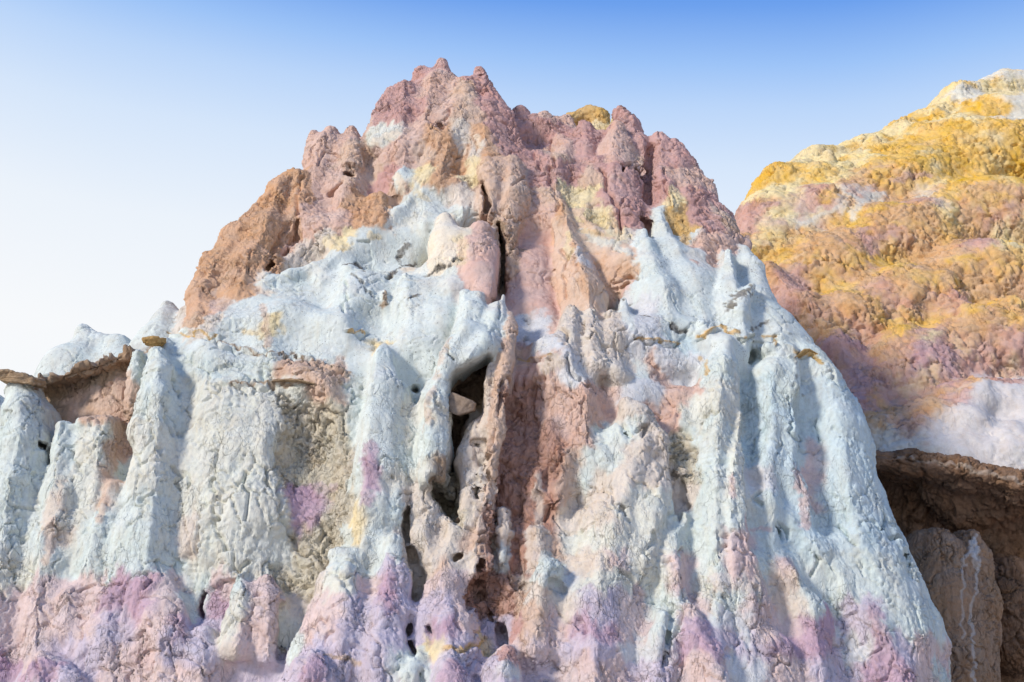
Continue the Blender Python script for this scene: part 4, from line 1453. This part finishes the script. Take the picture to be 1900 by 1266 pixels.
import time
T0 = time.time()
butte_o, surf, butte_mesh = assemble(butte, 'rock_butte', 'tall white, pink and lilac clay butte with eroded spires filling the frame', 'butte',
    ((-8.5, 11.0, -.2), (7.5, 20.0, 10.0)), H_BUTTE, 2, 'WwcbetopmryYlvkngdzPCT', relief(1.0, 1.0, STROKES, CRACKS), ROCKMAT)

SCALE_WARP[:] = [1.9, 1.6]
hill_o, hsurf, _ = assemble(hill, 'hill', 'yellow and mauve knobbly clay hill behind the butte on the right', 'hill',
    ((2.8, 16.5, .2), (16.5, 33.0, 17.0)), .13, 2, '1234567', relief(1.1, 1.25, HSTROKES, (), 1.8, 50.0), FARMAT, kind='structure')

SCALE_WARP[:] = [1.0, 1.0]
over_o, osurf, _ = assemble(overhang, 'rock_overhang', 'dark brown rock overhang below the white foot of the yellow hill', 'rock overhang',
    ((3.6, 15.2, -.2), (9.5, 18.8, 5.0)), .08, 2, '8', relief(1.2, 1.2, OSTROKES, ()), BROWNMAT)
pil_o, psurf, _ = assemble(pillar, 'rock_pillar', 'brown rock pillar with a white mineral streak in front of the overhang', 'rock pillar',
    ((4.2, 14.9, -.2), (7.5, 17.2, 3.5)), .055, 2, '9', relief(1.0, 1.0, PSTROKES, ()), BROWNMAT)



# ------------------------------------------------------------------ thin caprock ledges, cap stones and loose stones
import bmesh
CAPMAT = plain_material('rusty_caprock', (150, 116, 70), (196, 164, 112), 24.0, .8)
DARKCAP = plain_material('weathered_caprock', (140, 116, 90), (182, 158, 128), 26.0, 1.0)
STONEMAT = plain_material('grey_brown_stone', (124, 108, 94), (158, 140, 124), 12.0, .9)

def ledge(s, rad, out, mat, name='caprock', seed=1):
    """thin irregular shelf of hard rock running along a path on the wall"""
    rg = random.Random(seed)
    pts = trace(surf, s, 9, 1.2, seed)
    if len(pts) < 3:
        return
    pts = np.array(pts)
    for _ in range(2):
        pts[1:-1] = (pts[:-2] + pts[1:-1] * 2 + pts[2:]) / 4
    n, m = len(pts), 10
    V = []
    for i, p in enumerate(pts):
        tng = pts[min(i + 1, n - 1)] - pts[max(i - 1, 0)]
        tng = tng / (np.linalg.norm(tng) + 1e-9)
        o = np.array((0, 0, CAM_Z + .4)) - p
        o[2] = 0
        o /= np.linalg.norm(o)
        o = o - tng * (o @ tng); o /= np.linalg.norm(o) + 1e-9
        up = np.cross(tng, o); up = up if up[2] > 0 else -up
        tp = min(1, .35 + 2.2 * min(i, n - 1 - i) / n)
        th = .6 * rad * p[1] / FPX * rg.uniform(.5, 1.4) * tp
        wd = out * rg.uniform(.3, 1.2) * tp
        for j in range(m):
            a = 2 * math.pi * j / m
            c_, s_ = math.cos(a), math.sin(a)
            V.append(p + o * (wd * (abs(c_) ** .7) * (1 if c_ > 0 else -1.6)) + up * th * (abs(s_) ** .7) * (1 if s_ > 0 else -1) * rg.uniform(.85, 1.15))
    V = np.array(V)
    Q = np.array([(i * m + j, (i + 1) * m + j, (i + 1) * m + (j + 1) % m, i * m + (j + 1) % m) for i in range(n - 1) for j in range(m)])
    ob = mesh_object(name, V, Q, None, mat, butte_o, None, butte_o.location)
    return ob

ledge('505,708;530,705;555,707;580,713', 4.5, .06, DARKCAP, seed=8)
ledge('1472,660;1490,652;1508,648;1522,656', 5, .05, CAPMAT, seed=13)

def stone_mesh(name, pts, seed, mat, rough=.006, cuts=3):
    """angular stone: hull of corner points, edges worn and faces pitted"""
    bm = bmesh.new()
    for p in pts:
        bm.verts.new(p)
    r = bmesh.ops.convex_hull(bm, input=bm.verts)
    bmesh.ops.delete(bm, geom=[g for g in r['geom_interior'] if isinstance(g, bmesh.types.BMVert)], context='VERTS')
    bmesh.ops.dissolve_limit(bm, angle_limit=.1, verts=bm.verts, edges=bm.edges)
    bmesh.ops.bevel(bm, geom=list(bm.edges), offset=.010, segments=2, affect='EDGES', profile=.6)
    bmesh.ops.triangulate(bm, faces=bm.faces)
    bmesh.ops.subdivide_edges(bm, edges=[e for e in bm.edges if e.calc_length() > .05], cuts=cuts, use_grid_fill=True)
    co = np.array([v.co[:] for v in bm.verts], F32)
    bm.normal_update()
    d = fbm(co, 11.0, 3, seed * 3.7) * rough * 2
    for v, k_ in zip(bm.verts, d):
        v.co += v.normal * float(k_)
    c = co.mean(0); lo = co[:, 2].min()
    base = (float(c[0]), float(c[1]), float(lo))
    bmesh.ops.translate(bm, verts=bm.verts, vec=[-x for x in base])
    me = bpy.data.meshes.new(name)
    bm.to_mesh(me); bm.free()
    for p in me.polygons:
        p.use_smooth = False
    me.materials.append(mat)
    o = bpy.data.objects.new(name, me)
    o.location = base
    COL.objects.link(o)
    return o

def hull_px(px, Y0, thick):
    a = [P(x, y, Y0 + d) for x, y, d in px]
    b = [p + np.array((.02, thick, .03)) for p in a]
    return a + b

st = stone_mesh('stone', hull_px([(829, 742, .05), (838, 727, .04), (872, 742, .0), (880, 748, .03), (878, 762, .03), (848, 771, .0), (833, 764, .03)], 13.02, .22), 1, STONEMAT)
tag(st, 'angular grey-brown stone wedged in the mouth of the central hollow', 'stone')
st = stone_mesh('stone', hull_px([(843, 966, .02), (849, 960, .0), (855, 965, .02), (854, 975, .02), (846, 976, .0)], 12.95, .07), 2, STONEMAT)
tag(st, 'small brown pebble at the bottom of the lower hollow', 'stone')

def cap(px, Y0, thick, seed, mat):
    o = stone_mesh('cap_stone', hull_px(px, Y0, thick), seed, mat, .016, 5)
    o.parent = butte_o
    o.location = Vector(o.location) - Vector(butte_o.location)
cap([(-8, 690, 0), (4, 686, .05), (22, 689, .0), (38, 692, .0), (61, 701, .03), (58, 712, .0), (34, 709, .0), (12, 703, 0), (-8, 706, 0)], 13.5, .4, 5, DARKCAP)
cap([(263, 629, 0), (281, 626, .02), (294, 625, .0), (296, 634, .0), (283, 639, .0), (264, 638, .0)], 13.66, .25, 6, CAPMAT)
